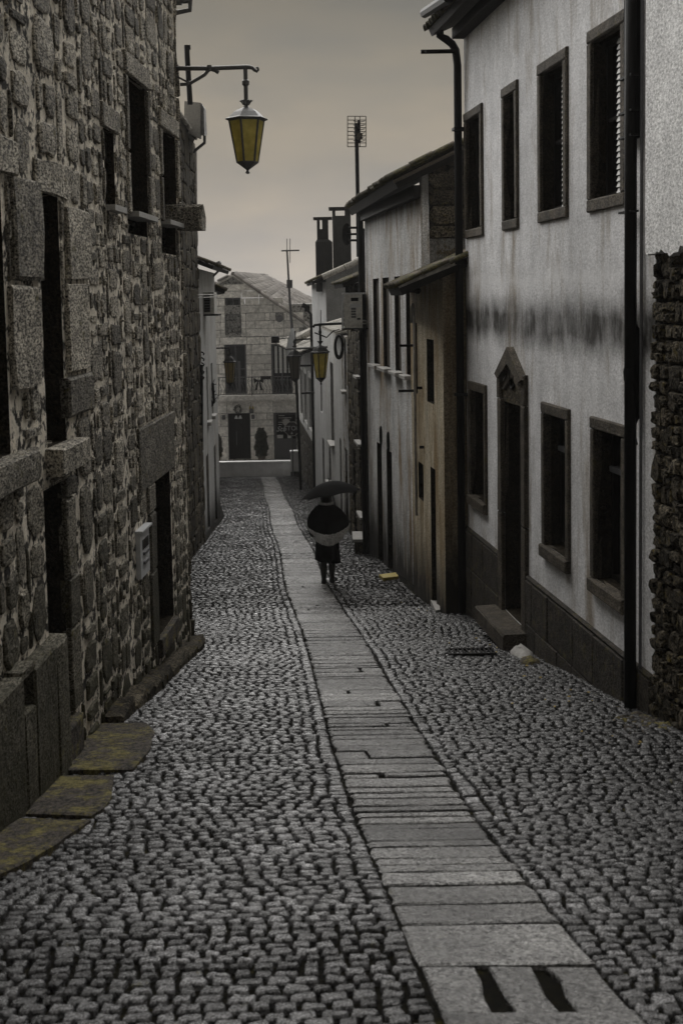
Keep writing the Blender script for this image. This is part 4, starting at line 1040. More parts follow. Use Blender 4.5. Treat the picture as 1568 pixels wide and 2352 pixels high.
for q in (opsa[1],opsb[2]): pane(W7,q,R5,mt_darkwood,'door')
m=MB(); a0_=at(733,752,33); n_=22
qa=at(732,745,36.5);qb=at(771,762,33.2)
for i in range(n_):
    for dx in (0,):
        p0=qa.lerp(qb,i/n_); p1=qa.lerp(qb,(i+.55)/n_)
        up=Vector((1.6,.2,.42)); m.hexa([p0-Vector((0,0,.05)),p1-Vector((0,0,.05)),p1+up-Vector((0,0,.05)),p0+up-Vector((0,0,.05)),p0,p1,p1+up,p0+up])
m.build('corrugation',mt_tilep,R5)
MB().hexa([p-Vector((0,0,.09)) for p in (qa,qb,qb+up,qa+up)]+[p-Vector((0,0,.045)) for p in (qa,qb,qb+up,qa+up)]).build('roof',mt_tilep,R5)
c=thing('cable_coil','coil of black cable hanging under the corrugated roof','cable coil',at(778,800,32.5))
MB().tube([at(778+8.5*math.cos(t),797+26*math.sin(t),32.5) for t in [i*math.pi/12 for i in range(25)]],.035,8).build('coil',mt_cable,c,True)
MB().tube([at(778+6.5*math.cos(t),795+23*math.sin(t),32.6) for t in [i*math.pi/12 for i in range(25)]],.02,6).build('coil',mt_cable,c,True)

# ------------------------------------------------------------------ right: chimney house
xn=ray(749,700)[0]*42
W8=Wall(xn,42,ray(722,1000)[0]*49,49,1); W8e=Wall(xn+.003,41.99,xn+3.5,41.99,-1)
mt_p8=plaster('grey weathered render',(.44,.44,.44),(.56,.56,.55),.3,.05,(.3,.28,.25),None,None,.35)
mt_p8e=plaster('dark grey end render',(.22,.22,.22),(.34,.34,.33),.35,.05,(.2,.18,.15),None,None,.5)
R6=thing('chimney_house','tall grey rendered house carrying two square chimneys on its roof','house',W8.pt(3,G(45),-2))
z8=at(748,648,42).z
q=oprect(W8,735,738,712,784,.1); q[1]=max(q[1],q[0]+.35)
ops=[q,[2.5,3.4,G(44.5)+3,G(44.5)+4.6,.12],[2,3,G(44),G(44)+2.1,.2]]
w8=skin(W8,0,W8.L,G(50)-.5,z8,ops,R6,mt_p8,back=3.4)
pane(W8,ops[0],R6,mt_dark,'slit_window'); casement(W8,ops[1],R6,mt_whitepaint); pane(W8,ops[2],R6,mt_darkwood,'door')
e8=at(748,638,42)
MB().prism(W8e,[(0,G(42)),(3.5,G(42)),(3.5,e8.z+3.5*.42),(0,e8.z)],-.2,0).build('end_wall',mt_p8e,w8)
A=Vector((e8.x-.45,41.8,e8.z-.12)); B=Vector((at(703,645,49).x,49,e8.z-.12)); up=Vector((4,0,1.68))
roof(A,B,B+up,A+up,R6,mt_tile,limit=160,pitch=.2,row=.36)
v0=Vector((e8.x-.1,41.75,e8.z+.02))
for k in range(5):
    a_=v0+Vector((.72*k,0,.30*k)); b_=v0+Vector((.72*(k+1)-.02,0,.30*(k+1)))
    MB().tube([a_,b_],[.10,.09],8).build('verge_tile',mt_tilep,R6)
def chimney(label,x0,x1,yt,yb,Y,cap,win,neck=None):
    a=at(x0,yb,Y);b=at(x1,yt,Y); c=thing('chimney',label,'chimney',Vector(((a.x+b.x)/2,Y+.3,a.z)))
    W=Wall(a.x,Y,b.x,Y,-1); L=b.x-a.x; D=L
    zs=at(x0,win[3],Y).z; zw=at(x0,win[2],Y).z; zc=at(x0,cap[2],Y).z
    sh0=0;sh1=L
    if neck:
        zn=at(x0,neck[2],Y).z; MB().wbox(W,0,L,a.z-.6,zn,-D,0).build('shaft',mt_chim,c); sh0=at(neck[0],yb,Y).x-a.x; sh1=at(neck[1],yb,Y).x-a.x
        MB().hexa([W.pt(0,zn,0),W.pt(L,zn,0),W.pt(L,zn,-D),W.pt(0,zn,-D)]+[W.pt(sh0,zn+.09,0-.06),W.pt(sh1,zn+.09,-.06),W.pt(sh1,zn+.09,-D+.06),W.pt(sh0,zn+.09,-D+.06)]).build('shoulder',mt_chim,c)
        MB().wbox(W,sh0,sh1,zn+.09,zs,-D+.06,-.06).build('flue',mt_chimd,c); f0,f1=-D+.06,-.06
    else: MB().wbox(W,0,L,a.z-.6,zs,-D,0).build('shaft',mt_chim,c); f0,f1=-D,0
    w0_=at(win[0],yb,Y).x-a.x; w1_=at(win[1],yb,Y).x-a.x; m_=mt_chimd
    for s0_,s1_ in ((sh0,w0_),(w1_,sh1)):
        MB().wbox(W,s0_,s1_,zs,zc,f1-.16,f1).build('pillar',m_,c); MB().wbox(W,s0_,s1_,zs,zc,f0,f0+.16).build('pillar',m_,c)
    MB().wbox(W,at(cap[0],yb,Y).x-a.x,at(cap[1],yb,Y).x-a.x,zc,zc+.07,f0-.12,f1+.12).build('cap_slab',m_,c)
mt_chim=plaster('sooty chimney render',(.035,.035,.034),(.06,.06,.056),.4,0,grain=.5); mt_chimd=simple('soot blackened masonry',(.016,.013,.010),.9,0,14,.6,.4)
chimney('shorter left chimney with a narrow neck and slot on the roof',725.5,762,500,628,43.5,(721.5,764.7,503.7),(736,741.5,510,526),(729.5,755.5,556))
chimney('taller right chimney with a wide opening under its cap slab',765,804.7,478,612,42.6,(757,808,481),(772,793.5,484,495.7))
# TV antenna over the roofs
an=thing('tv_antenna','tall TV antenna with grid reflector standing between the chimneys and the mossy roof','antenna',at(822,580,30))
MB().tube([at(818,283,30),at(821,440,30),at(823,590,30)],.045,8).build('mast',mt_iron,an)
gr=MB(); X0,X1,Y0,Y1=798,840,267,337
for i in range(9): y_=Y0+(Y1-Y0)*i/8; gr.tube([at(X0,y_,30),at(X1,y_,30)],.010,5)
for x_ in (X0,815,826,X1): gr.tube([at(x_,Y0,30),at(x_,Y1,30)],.010,5)
gr.build('reflector_grid',mt_brownwood,an)
m=MB(); m.tube([at(824,276,29.8),at(825,328,29.8)],.035,6)
for i in range(6): y_=281+i*9; m.tube([at(812,y_-3,29.6),at(824,y_,29.8),at(837,y_-3,29.6)],.010,5)
m.build('dipole_boom',mt_iron,an); MB().box(*(lambda p:(p.x-.06,p.x+.06,29.75,29.85,p.z-.07,p.z+.07))(at(826,313,29.8))).build('junction_box',mt_amber if False else mt_brownwood,an)
for y_ in (523,552): MB().tube([at(800,y_,30),at(827,y_,30)],.03,6).build('wall_bracket',mt_iron,an)
dsh=thing('satellite_dish','black satellite dish seen edge-on against the taller chimney','dish',at(795,540,31))
p=at(796,538,31); m=MB(); vs=[]
for r_,y_ in ((.0,.10),(.14,.07),(.24,0)):
    for k in range(14): a=2*math.pi*k/14; vs.append(p+Vector((math.cos(a)*r_*.45-.0,y_,math.sin(a)*r_*1.1)))
vs2=[v+Vector((0,.02,0)) for v in vs]
fs=[(i*14+k,i*14+(k+1)%14,(i+1)*14+(k+1)%14,(i+1)*14+k) for i in range(2) for k in range(14)]
m.add(vs,fs); m.add(vs2,[f[::-1] for f in fs]); m.build('reflector',mt_iron,dsh,True)
MB().tube([p,p+Vector((.25,0,0))],.03,6).build('arm',mt_iron,dsh)

# ------------------------------------------------------------------ right: last house, white upper floor on a stone base
W9=Wall(ray(724,1050)[0]*49.1,49.1,ray(690,1110)[0]*60.5,60.5,1)
R7=thing('corner_house','last white house on the right with tall windows above a rubble base','house',W9.pt(5,G(54),-2))
z9=at(700,805,53).z; zb9=at(705,1000,53).z
mt_p9=plaster('bright pale render',(.52,.52,.52),(.64,.64,.63),.15,0,grain=.3)
op9=[]
for f0,f1 in ((.08,.24),(.36,.52),(.64,.80)): op9.append([W9.L*f0,W9.L*f1,zb9+.45,z9-1.0,.15])
w9=skin(W9,0,W9.L,zb9,z9,op9,R7,mt_p9,back=4)
for q in op9:
    g=casement(W9,q,R7,mt_greyiron,1,2)
    surround(W9,q,g,mt_whitepaint,.22,.05)
w9b=MB().wbox(W9,0,W9.L,G(61)-.5,zb9-.002,-3.9,-.02).build('base_wall',mt_mortard,R7)
masonry(W9,[(0,W9.L,G(61)-.2,zb9)],[],w9b,mt_plinth,.4,.9,.04,.015,1.3,120)
A=W9.pt(-.2,z9+.05,.6)+Vector((0,0,0)); B=W9.pt(W9.L,z9+.05,1.0)
roof(A,B,B+Vector((3.5,.4,1.3)),A+Vector((3.5,.4,1.3)),R7,mt_tilep,limit=200,pitch=.22,row=.4)
for k in range(4):
    a_=at(664,790-10*k*0,52).lerp(at(668,790,52),0)+Vector((.55*k,0,.30*k)); MB().tube([a_,a_+Vector((.56,0,.29))],.14,8).build('ridge_tile',mt_tilep,R7)
p=thing('downpipe','thin black pole-like downpipe beside the stop sign at the end of the right row','pipe',at(691,1123,50))
MB().tube([at(676,760,50),at(680,860,50),at(686,1000,50),at(691,1125,50)],.052,8).build('pipe',mt_iron,p)
p=thing('downpipe','dark gutter elbow and pipe on the grey chimney house corner','pipe',at(724,900,48))
MB().tube([at(694,700,47),at(704,705,47),at(704,716,47)],.09,8).build('gutter_trough',mt_iron,p)
MB().tube([at(708,700,47),at(708,715,47),at(714,722,47),at(716,800,47),at(722,1120,47)],.05,8).build('pipe',mt_iron,p)
an=thing('tv_antenna','thin leaning TV antenna mast above the last roofs near the far house','antenna',at(674,790,46))
MB().tube([at(659,574,46),at(666,700,46),at(674,790,46)],[.03,.042,.055],8).build('mast',mt_greyiron,an)
MB().box(*(lambda p:(p.x-.1,p.x+.1,45.9,46.1,p.z-.14,p.z+.14))(at(665,652,46))).build('joint',mt_greyiron,an)
m=MB(); m.tube([at(646,576,46),at(687,575,46)],.03,6)
for x_ in (659,666): m.tube([at(x_,548,46),at(x_,604,46)],.012,5)
m.build('dipole_boom',mt_greyiron,an)
dsh=thing('satellite_dish','white satellite dish seen edge-on above the last lantern','dish',at(665,790,44))
p=at(665,786,44); vs=[]
for r_,d_ in ((0,.14),(.25,.09),(.48,0)):
    for k in range(16):
        a=2*math.pi*k/16; vs.append(p+Vector((d_*1.0+math.cos(a)*r_*.12-.16*math.sin(a)*r_*-1.4,math.cos(a)*r_*.9,math.sin(a)*r_)))
m=MB(); fs=[(i*16+k,i*16+(k+1)%16,(i+1)*16+(k+1)%16,(i+1)*16+k) for i in range(2) for k in range(16)]
m.add(vs,fs); m.add([v+Vector((.025,0,0)) for v in vs],[f[::-1] for f in fs]); m.build('reflector',mt_white,dsh,True)
MB().tube([at(640,779,43.6),at(660,776,44),p],.02,6).build('arm',mt_iron,dsh); MB().box(*(lambda p:(p.x-.14,p.x+.12,43.5,43.7,p.z-.11,p.z+.11))(at(633,780,43.6))).build('receiver',mt_iron,dsh)
# ------------------------------------------------------------------ far stone house facing down the street
YF=63.0
WF=Wall(at(470,900,YF).x,YF,at(760,900,YF).x,YF,-1)
X0F=WF.P.x
def fs_(px): return at(px,900,YF).x-X0F
def fz(py,px=580): return at(px,py,YF).z
FH=thing('far_stone_house','pale dressed granite house closing the far end of the street, with balcony and gable','house',Vector((at(580,1058,YF).x,YF,fz(1058))))
def fop(x0,x1,y0,y1,dep): return [fs_(x0),fs_(x1),fz(y1,x0),fz(y0,x0),dep]
fo=dict(up=fop(522,556.6,684,768,.35),l2=fop(518,567,792,905,.3),r2=fop(625,672,791,905,.3),d1=fop(522,573,949.7,1055,.35),d2=fop(627,678,949,1056,.35))
ops=list(fo.values()); zg=fz(1060); zt_=fz(700)
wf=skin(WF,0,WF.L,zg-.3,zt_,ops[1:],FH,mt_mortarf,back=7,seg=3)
# gable above the eaves level: polygon with the top window cut as two prisms
apx=fs_(543); apz=fz(636); rx=WF.L; 
slope_r=(fz(775)-apz)/(fs_(735)-apx)
def gt(s): return apz+(s-apx)*slope_r if s>apx else apz+(apx-s)*(fz(662)-apz)/(apx-fs_(488))
u=fo['up']
def colm(a,b,z0):
    pts=[(a,z0),(b,z0),(b,gt(b))]+([(apx,apz)] if a<apx<b else [])+[(a,gt(a))]
    if min(gt(a),gt(b))>z0+.01: MB().prism(WF,pts,-.35,0).build('gable_wall',mt_mortarf,wf)
colm(0,u[0],zt_-2.2 if False else zt_); colm(u[1],fs_(640),zt_)
s_end=apx+(zt_-apz)/slope_r
MB().prism(WF,[(u[0],u[3]),(u[1],u[3]),(u[1],gt(u[1])),(apx,apz),(u[0],gt(u[0]))],-.35,0).build('gable_wall',mt_mortarf,wf)
# ashlar courses
def frow(y0,y1,xs):
    for a,b in zip(xs,xs[1:]):
        q=[fs_(a)+.012,fs_(b)-.012,fz(y1)+.012,fz(y0)-.012]
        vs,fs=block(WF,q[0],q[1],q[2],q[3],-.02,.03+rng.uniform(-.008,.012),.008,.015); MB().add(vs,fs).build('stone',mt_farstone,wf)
frow(684,702,[488,508,522]); frow(702,720,[488,521]); frow(720,739,[486,511,522]); frow(739,757,[484,510,522]); frow(757,774,[484,490,510,522])
frow(684,701,[557,567,600,632,655]); frow(701,719,[557,598,631,668]); frow(719,737,[557,568,613,624,637]); frow(719,737,[655,662,700]); frow(737,755,[557,568,590,632,655,700])
frow(755,773,[557,569,643,655,690]); frow(774,791,[484,508,570,599,612,660,700])
frow(791,812,[484,518]); frow(812,836,[486,518]); frow(836,858,[484,504,518]); frow(858,905,[484,518])
frow(791,815,[567,580,625]); frow(815,836,[567,625]); frow(836,850,[567,580,610,625]); frow(850,905,[567,580,625])
frow(668,684,[495,560,600,618]); frow(652,668,[520,560,590]); frow(791,905,[672,700])
frow(918,949,[486,520,575,626,690])
frow(949,979,[488,505,522]); frow(979,1001,[488,522]); frow(1001,1056,[488,505,522])
frow(949,965,[573,588,612,627]); frow(965,979,[573,627]); frow(979,1000,[573,627]); frow(1000,1056,[573,600,627])
# openings
g=casement(WF,fo['up'],FH,mt_greyiron,1,0,.08); g2=casement(WF,fo['l2'],FH,mt_greyiron,1,1,.08); g3=casement(WF,fo['r2'],FH,mt_greyiron,1,1,.08)
q=fo['r2']; m=MB()
for k in range(5): x=q[0]+.15+k*.22; m.wbox(WF,x,x+.12,q[2]+1.0,q[3]-.1,-.22,-.20)
m.build('curtain',mt_whitepaint,g3)
q=fo['l2']; MB().wbox(WF,(q[0]+q[1])/2+.08,(q[0]+q[1])/2+.22,q[2]+.1,q[3]-.8,-.22,-.19).build('curtain',mt_greyiron,g2)
rv=MB(); c_=(fs_(645.5),fz(733)); rv.tube([WF.pt(c_[0],c_[1],.02),WF.pt(c_[0],c_[1],.07)],.17,18); o=rv.build('round_vent',mt_greyiron,FH)
d=MB().wbox(WF,*fo['d1'][:4],-.35,-.28).build('door',mt_darkwood,FH); q=fo['d1']
for k in range(5): x=q[0]+.06+k*(q[1]-q[0]-.1)/5; MB().wbox(WF,x,x+(q[1]-q[0]-.1)/5-.03,q[2]+.1,q[3]-.12,-.28,-.255).build('board',mt_darkwood,d)
MB().tube([WF.pt(q[0]+.38,q[2]+.65,-.22),WF.pt(q[0]+.38,q[2]+1.35,-.22)],.018,6).build('handle',mt_zinc,d)
m=MB(); cc=((q[0]+q[1])/2,q[2]+1.1); m.tube([WF.pt(cc[0]+math.cos(t)*.2,cc[1]+math.sin(t)*.62,-.25) for t in [-1.4+i*2.8/10 for i in range(11)]],.03,6); m.build('carved_arc',mt_iron,d)
q=fo['d2']; d2=MB().wbox(WF,*q[:4],-.35,-.28).build('door',mt_greyiron,FH)
zbd=fz(1010); bd=MB().wbox(WF,fs_(633),q[1]-.05,zbd,q[3]-.1,-.28,-.24).build('chalkboard',mt_dark,d2)
for k in (0,1): MB().wbox(WF,q[0]+.15+k*.5,q[0]+.55+k*.5,q[2]+.15,q[2]+.8,-.28,-.255).build('panel',mt_greyiron,d2)
def text(txt,size,loc,name,mat,parent,rotz=0,shear=0,extr=.004,font=None):
    cu=bpy.data.curves.new(name,'FONT'); cu.body=txt; cu.size=size; cu.extrude=extr; cu.align_x='CENTER'; cu.align_y='CENTER'; cu.shear=shear; cu.resolution_u=3
    o=bpy.data.objects.new(name,cu); col.objects.link(o); dg=bpy.context.evaluated_depsgraph_get(); dg.update()
    me=bpy.data.meshes.new_from_object(o.evaluated_get(dg)); bpy.data.objects.remove(o)
    me.materials.clear(); me.materials.append(mat); o=bpy.data.objects.new(name,me); col.objects.link(o)
    base=BASE.get(parent.name,Vector()); o.parent=parent; o.location=Vector(loc)-base; o.rotation_euler=(R(90),0,rotz); return o
text('Studia',.36,WF.pt(fs_(653),fz(988),-.23),'lettering',mt_white,bd,0,.35)
pl=MB(); pl.tube([WF.pt(fs_(655),fz(972),-.235),WF.pt(fs_(655),fz(972),-.215)],.17,16); pl.build('chalk_drawing',mt_concrete,bd)
m=MB()
for k,(a,b) in enumerate(((637,652),(638,668),(645,664),(637,647),(637,646))): z=fz(957+k*5); m.wbox(WF,fs_(a),fs_(b),z-.012,z+.012,-.238,-.232)
m.build('chalk_lines',mt_acbody,bd)
for x_ in (637,643,661): MB().wbox(WF,fs_(x_)-.07,fs_(x_)+.09,fz(1009),fz(1001),-.238,-.22).build('paper_note',mt_whitepaint,bd)
# balcony
zs=fz(906); 
MB().wbox(WF,fs_(505),fs_(681),fz(916),zs,-.02,.75).build('balcony_slab',mt_farstone,FH)
MB().wbox(WF,fs_(500),fs_(684),fz(921),fz(916),-.02,.5).build('balcony_moulding',mt_farstone,FH)
def railing(x0,x1,y0,y1,off,parent,posts):
    W=WF; a,b=fs_(x0),fs_(x1); z0,z1=fz(y1),fz(y0); rl=MB()
    rl.tube([W.pt(a,z1,off),W.pt(b,z1,off)],.022,6); rl.tube([W.pt(a,z0+.06,off),W.pt(b,z0+.06,off)],.018,6)
    for p in posts: rl.tube([W.pt(fs_(p),z0,off),W.pt(fs_(p),z1,off)],.028,6)
    o=rl.build('balcony_rail',mt_zinc,parent)
    step=.155;x=a+step*.6
    me=None
    while x<b-.05:
        h=z1-z0-.08; pts=[]
        for i in range(15):
            t=i/14; pts.append(W.pt(x+.06*math.sin(t*2*math.pi*1.0),z0+.07+h*t,off))
        m=MB().tube(pts,.012,5)
        for zz,sg in ((z0+.07+h*.2,1),(z0+.07+h*.8,-1)):
            m.tube([W.pt(x+sg*(.035+.045*math.cos(t)),zz+.055*math.sin(t),off) for t in [k*math.pi/5 for k in range(8)]],.010,5)
        m.build('scroll_baluster',mt_zinc,o); x+=step
    return o
railing(505,681,864,906,.72,FH,(506,581,662,680)); railing(522,557,722,766,.05,FH,(522,557))
MB().wbox(WF,fs_(602),fs_(625),fz(869),fz(862),.75,.95).build('planter_box',mt_darkwood,FH)
bw=thing('bow','dark ribbon bow tied to the balcony railing of the far house','bow',WF.pt(fs_(597),fz(872),.78)); c_=(fs_(597),fz(872)); m=MB()
for sg in (-1,1): m.prism(WF,[(c_[0],c_[1]),(c_[0]+sg*.24,c_[1]+.13),(c_[0]+sg*.22,c_[1]-.12)][::sg],.75,.80)
MBk=m.build('loop',mt_iron,bw)
for sg in (-1,1): MB().prism(WF,[(c_[0],c_[1]),(c_[0]+sg*.06,c_[1]),(c_[0]+sg*.20,c_[1]-.48),(c_[0]+sg*.08,c_[1]-.44)][::sg],.75,.78).build('tail',mt_iron,bw)
wrt=thing('wreath','round wreath with pale bells hanging over the dark door of the far house','wreath',WF.pt(fs_(546),fz(940),.1)); c_=(fs_(546),fz(939)); m=MB()
for i in range(160):
    t=rng.uniform(0,2*math.pi); r_=.15+rng.uniform(-.05,.05); p=WF.pt(c_[0]+math.cos(t)*r_,c_[1]+math.sin(t)*r_*1.15,.06+rng.uniform(0,.05)); dv=Vector((rng.uniform(-1,1),rng.uniform(-1,.3),rng.uniform(-1,1))).normalized()*.05
    m.add([p-dv,p+dv,p+Vector((dv.z,dv.y,-dv.x))*.5],[(0,1,2)])
tag(m.build('leaves',simple('dull wreath green',(.05,.05,.035),.8,0,20,.5),wrt),kind='stuff')
for dx in (-.09,.10): MB().lathe(WF.pt(c_[0]+dx,c_[1]-.40,.08),[(.09,-.06),(.06,.02),(.03,.08),(.01,.10)],10).build('bell',mt_white,wrt)
for k,(x_,y_) in enumerate(((512.7,956),(580,956))):
    s_=thing('wall_box',['small dark wall box left of the far dark door','small dark wall box right of the far dark door'][k],'wall light',WF.pt(fs_(x_),fz(y_+6),.05)); MB().add(*block(WF,fs_(x_)-.08,fs_(x_)+.08,fz(y_+6),fz(y_-4),.0,.14,.002,.02)).build('body',mt_greyiron,s_)
ow=thing('ornament','small yellow topped ornament on the lintel right of the far dark door','ornament',WF.pt(fs_(577),fz(945),.05)); MB().lathe(WF.pt(fs_(577),fz(948),.1),[(.10,0),(.11,.1),(.08,.2),(.05,.22)],10).build('body',mt_greyiron,ow); 
mt_yel=simple('dull yellow paint',(.42,.33,.07),.6,0,15,.3)
for sg in (-1,1): MB().lathe(WF.pt(fs_(577)+sg*.07,fz(948),.1),[(.04,.18),(.03,.28),(.004,.34)],6).build('horn',mt_yel,ow)
# roof of the far house
P1=WF.pt(apx-.0,apz+.10,.25); P2=WF.pt(WF.L,gt(WF.L)+.10,.25)
r1=at(612,637,72.); P4=Vector((r1.x,72.,r1.z)); P3=at(748,706,73.)
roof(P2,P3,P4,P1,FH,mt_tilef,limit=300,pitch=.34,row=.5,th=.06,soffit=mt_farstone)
P5=WF.pt(fs_(480),gt(fs_(480))+.10,.25); 
roof(P5,P5+(P4-P1)+Vector((-.3,0,-.3)),P4+Vector((-.03,0,.0)),P1+Vector((-.03,0,.0)),FH,mt_tilef,limit=60,pitch=.34,row=.5,th=.06,soffit=mt_farstone)
# ridge tiles
for k in range(12):
    a=P1.lerp(P4,k/12);b=P1.lerp(P4,(k+.95)/12); MB().tube([a+Vector((0,0,.05)),b+Vector((0,0,.09))],.12,6).build('ridge_tile',mt_tilef,FH)
# white low wall and terrace
tw=thing('low_wall','smooth pale rendered low wall across the end of the street','wall',at(580,1093,60.8)); 
W_=Wall(at(470,1080,60.8).x,60.8,at(669,1080,60.8).x,60.8,-1)
zb_=G(60.8)-.3; zt_=at(580,1060,60.8).z; mt_lw=plaster('smooth pale wall',(.80,.80,.80),(.86,.86,.86),.12,0,grain=.12)
MB().wbox(W_,0,W_.L,zb_,zt_-.06,-.35,0).build('wall',mt_lw,tw); MB().wbox(W_,0,W_.L,zt_-.06,zt_,-.4,.06).build('coping',mt_lw,tw)
ter=MB().box(X0F-2,X0F+9,61.16,YF+.4,zg-1.5,zg-.01).build('terrace',mt_farstone); tag(ter,kind='structure')
gpz=thing('gate_pillar','short pale pillar with dark foot at the right end of the low wall','pillar',at(677,1095,60))
q0=at(668,1090,60);q1=at(686.5,1090,60); MB().box(q0.x,q1.x,60,60.45,at(677,1083,60).z,at(677,1040,60).z).build('shaft',mt_lw,gpz); MB().box(q0.x-.03,q1.x+.03,59.96,60.5,at(677,1040,60).z,at(677,1036,60).z).build('cap',mt_lw,gpz); MB().box(q0.x-.0,q1.x+.02,59.98,60.4,G(60)-.2,at(677,1083,60).z-.003).build('foot',mt_chimd,gpz)
# stop sign
sg=thing('stop_sign','octagonal STOP sign at the end of the right row of houses','road sign',at(672,1090,59)); c_=at(670,985,59); mt_sign=simple('dark faded sign red',(.022,.012,.012),.4,0,20,.2); r_=.33
def octo(r): return [(math.cos(R(22.5+45*i))*r,math.sin(R(22.5+45*i))*r) for i in range(8)]
WS=Wall(c_.x,59,c_.x+1,59,-1)
MB().prism(WS,[(x,z+c_.z) for x,z in octo(r_+.022)],-.01,.0).build('rim',mt_acbody,sg); pl=MB().prism(WS,[(x,z+c_.z) for x,z in octo(r_)],.0,.012).build('plate',mt_sign,sg)
text('STOP',.30,WS.pt(0,c_.z+.02,.016),'lettering',mt_white,pl)
MB().prism(WS,[(-.05,c_.z-.24),(.05,c_.z-.24),(0,c_.z-.12)],.012,.018).build('triangle_mark',mt_white,pl)
MB().tube([WS.pt(.0,c_.z-.3,-.04),WS.pt(.02,G(59),-.04)],.035,8).build('post',mt_zinc,sg)
# conifer shrubs
mt_con=NT('dark conifer leaves'); cc_=mt_con.ramp(mt_con.rnd(),[(0,(.008,.009,.004)),(1,(.045,.043,.018))]); mt_con=mt_con.fin(cc_,.8)
def shrub(label,px,py,wpx,hpx,Y,leafs=2600,dens=1):
    b=at(px,py,Y); t=thing('conifer_shrub',label,'shrub',b); h=hpx/3000*Y; w_=wpx/3000*Y/2
    MB().tube([b,b+Vector((0,0,h*.5))],[.05,.02],6).build('stem',mt_darkwood,t); m=MB()
    pot=MB().lathe(b,[(.16,0),(.20,.22),(.19,.23),(.10,.22)],12); pot.build('pot',mt_brownwood,t)
    for i in range(leafs):
        z=.14+.86*rng.random()**1.1; 
        prof=w_*(1.0-.55*max(0,(z-.55)/.45)**1.5)*(.75+.25*math.sin(z*17+1)*.5+.12); a=rng.uniform(0,2*math.pi); r_=prof*rng.random()**.35
        p=b+Vector((math.cos(a)*r_,math.sin(a)*r_,z*h)); d=Vector((math.cos(a)*.5+rng.uniform(-.5,.5),math.sin(a)*.5+rng.uniform(-.5,.5),rng.uniform(.2,1))).normalized()*rng.uniform(.06,.12); s=d.cross(Vector((rng.uniform(-1,1),rng.uniform(-1,1),0))).normalized()*.035
        m.add([p-s,p+s,p+d],[(0,1,2)])
    tag(m.build('foliage',mt_con,t),kind='stuff')
shrub('dark conifer shrub between the two doors of the far house',601,1058,31,74,62.4)
shrub('brownish bushy shrub at the left foot of the far house',499,1058,26,60,62.3,1500)
# ------------------------------------------------------------------ lanterns
def lantern(name,label,px,ytop,ybot,Y,rimw,fm,gm,stem_y,hex_rot=.26,group='street lanterns'):
    """lantern between ytop (roof crown) and ybot (finial tip), hanging by a stem from stem_y"""
    t=at(px,ytop,Y);b=at(px,ybot,Y); H=t.z-b.z; w=rimw/3000*Y/2; c=Vector((t.x,t.y,b.z)); L=thing(name,label,'lantern',c,group)
    z=lambda f:H*f
    MB().lathe(c,[(.004,0),(.03*w/.25,z(.015)),(.012,z(.05)),(.03*w/.25,z(.065)),(.50*w,z(.14)),(.54*w,z(.145)),(.54*w,z(.16))],6,hex_rot).build('bottom_cone',fm,L)
    r0,r1,z0,z1=.50*w,.84*w,z(.16),z(.70)
    gl=[]
    for k in range(6):
        a0=hex_rot+k*math.pi/3; a1=a0+math.pi/3
        P=[c+Vector((math.cos(a)*r*.97,math.sin(a)*r*.97,zz)) for a,r,zz in ((a0,r0,z0),(a1,r0,z0),(a1,r1,z1),(a0,r1,z1))]
        n_=(P[1]-P[0]).cross(P[3]-P[0]).normalized()*.006
        MB().hexa([P[0]-n_,P[1]-n_,P[1]+n_,P[0]+n_,P[3]-n_,P[2]-n_,P[2]+n_,P[3]+n_]).build('pane',gm,L)
        MB().tube([c+Vector((math.cos(a0)*r0,math.sin(a0)*r0,z0)),c+Vector((math.cos(a0)*r1,math.sin(a0)*r1,z1))],.055*w,6).build('frame_bar',fm,L)
    MB().lathe(c,[(.86*w,z(.685)),(1.0*w,z(.70)),(1.04*w,z(.715)),(.86*w,z(.735)),(.62*w,z(.80)),(.42*w,z(.835)),(.16*w,z(.86)),(.10*w,z(.885)),(.17*w,z(.90)),(.10*w,z(.93)),(.10*w,z(1.0))],6,hex_rot).build('roof_cap',fm,L)
    cr=MB(); 
    for k in range(6):
        a=k*math.pi/3; cr.tube([c+Vector((math.cos(a)*.12*w,math.sin(a)*.12*w,z(.90))),c+Vector((math.cos(a)*.24*w,math.sin(a)*.24*w,z(.95))),c+Vector((math.cos(a)*.30*w,math.sin(a)*.30*w,z(.94)))],.05*w,5)
    cr.build('crown',fm,L)
    st=at(px,stem_y,Y); stz=Vector((c.x,c.y,st.z)); top=c+Vector((0,0,H*.99))
    MB().tube([top,stz],max(.014,.10*w),8).build('stem',fm,L)
    mm=(top+stz)/2; MB().lathe(mm,[(.10*w,-.04),(.17*w,-.02),(.17*w,.02),(.10*w,.04)],8).build('collar',fm,L)
    return L,stz
# the big one on the arm of the rubble house
Yb=15.2
mt_liron=simple('grey green lantern iron',(.10,.10,.098),.5,0,25,.35)
L,st=lantern('lantern','large amber lantern on a long high arm from the corner of the rubble house',565,222,400,Yb,95,mt_liron,mt_amber,156)
m=MB(); arm=[at(x,y,Yb) for x,y in ((405,157),(480,157),(560,154),(572,154),(580,156),(585,161),(590,164),(593,160),(592,155),(588,156))]
MB().tube(arm,[.026]*4+[.022,.02,.018,.016,.014,.012],8).build('arm',mt_liron,L,True)
MB().tube([at(x,y,Yb) for x,y in ((414,194),(434,193),(470,172),(481,159))],.020,8).build('brace',mt_liron,L,True)
MB().tube([at(x,y,Yb) for x,y in ((486,159),(495,162),(502,167))],.022,8).build('brace_tail',mt_liron,L,True)
MB().tube([at(481,150,Yb),at(481,163,Yb)],.03,6).build('clamp',mt_liron,L)
MB().tube([at(405,175,Yb),at(434,190,Yb)],.012,6).build('stay',mt_liron,L)
Y2=33.5
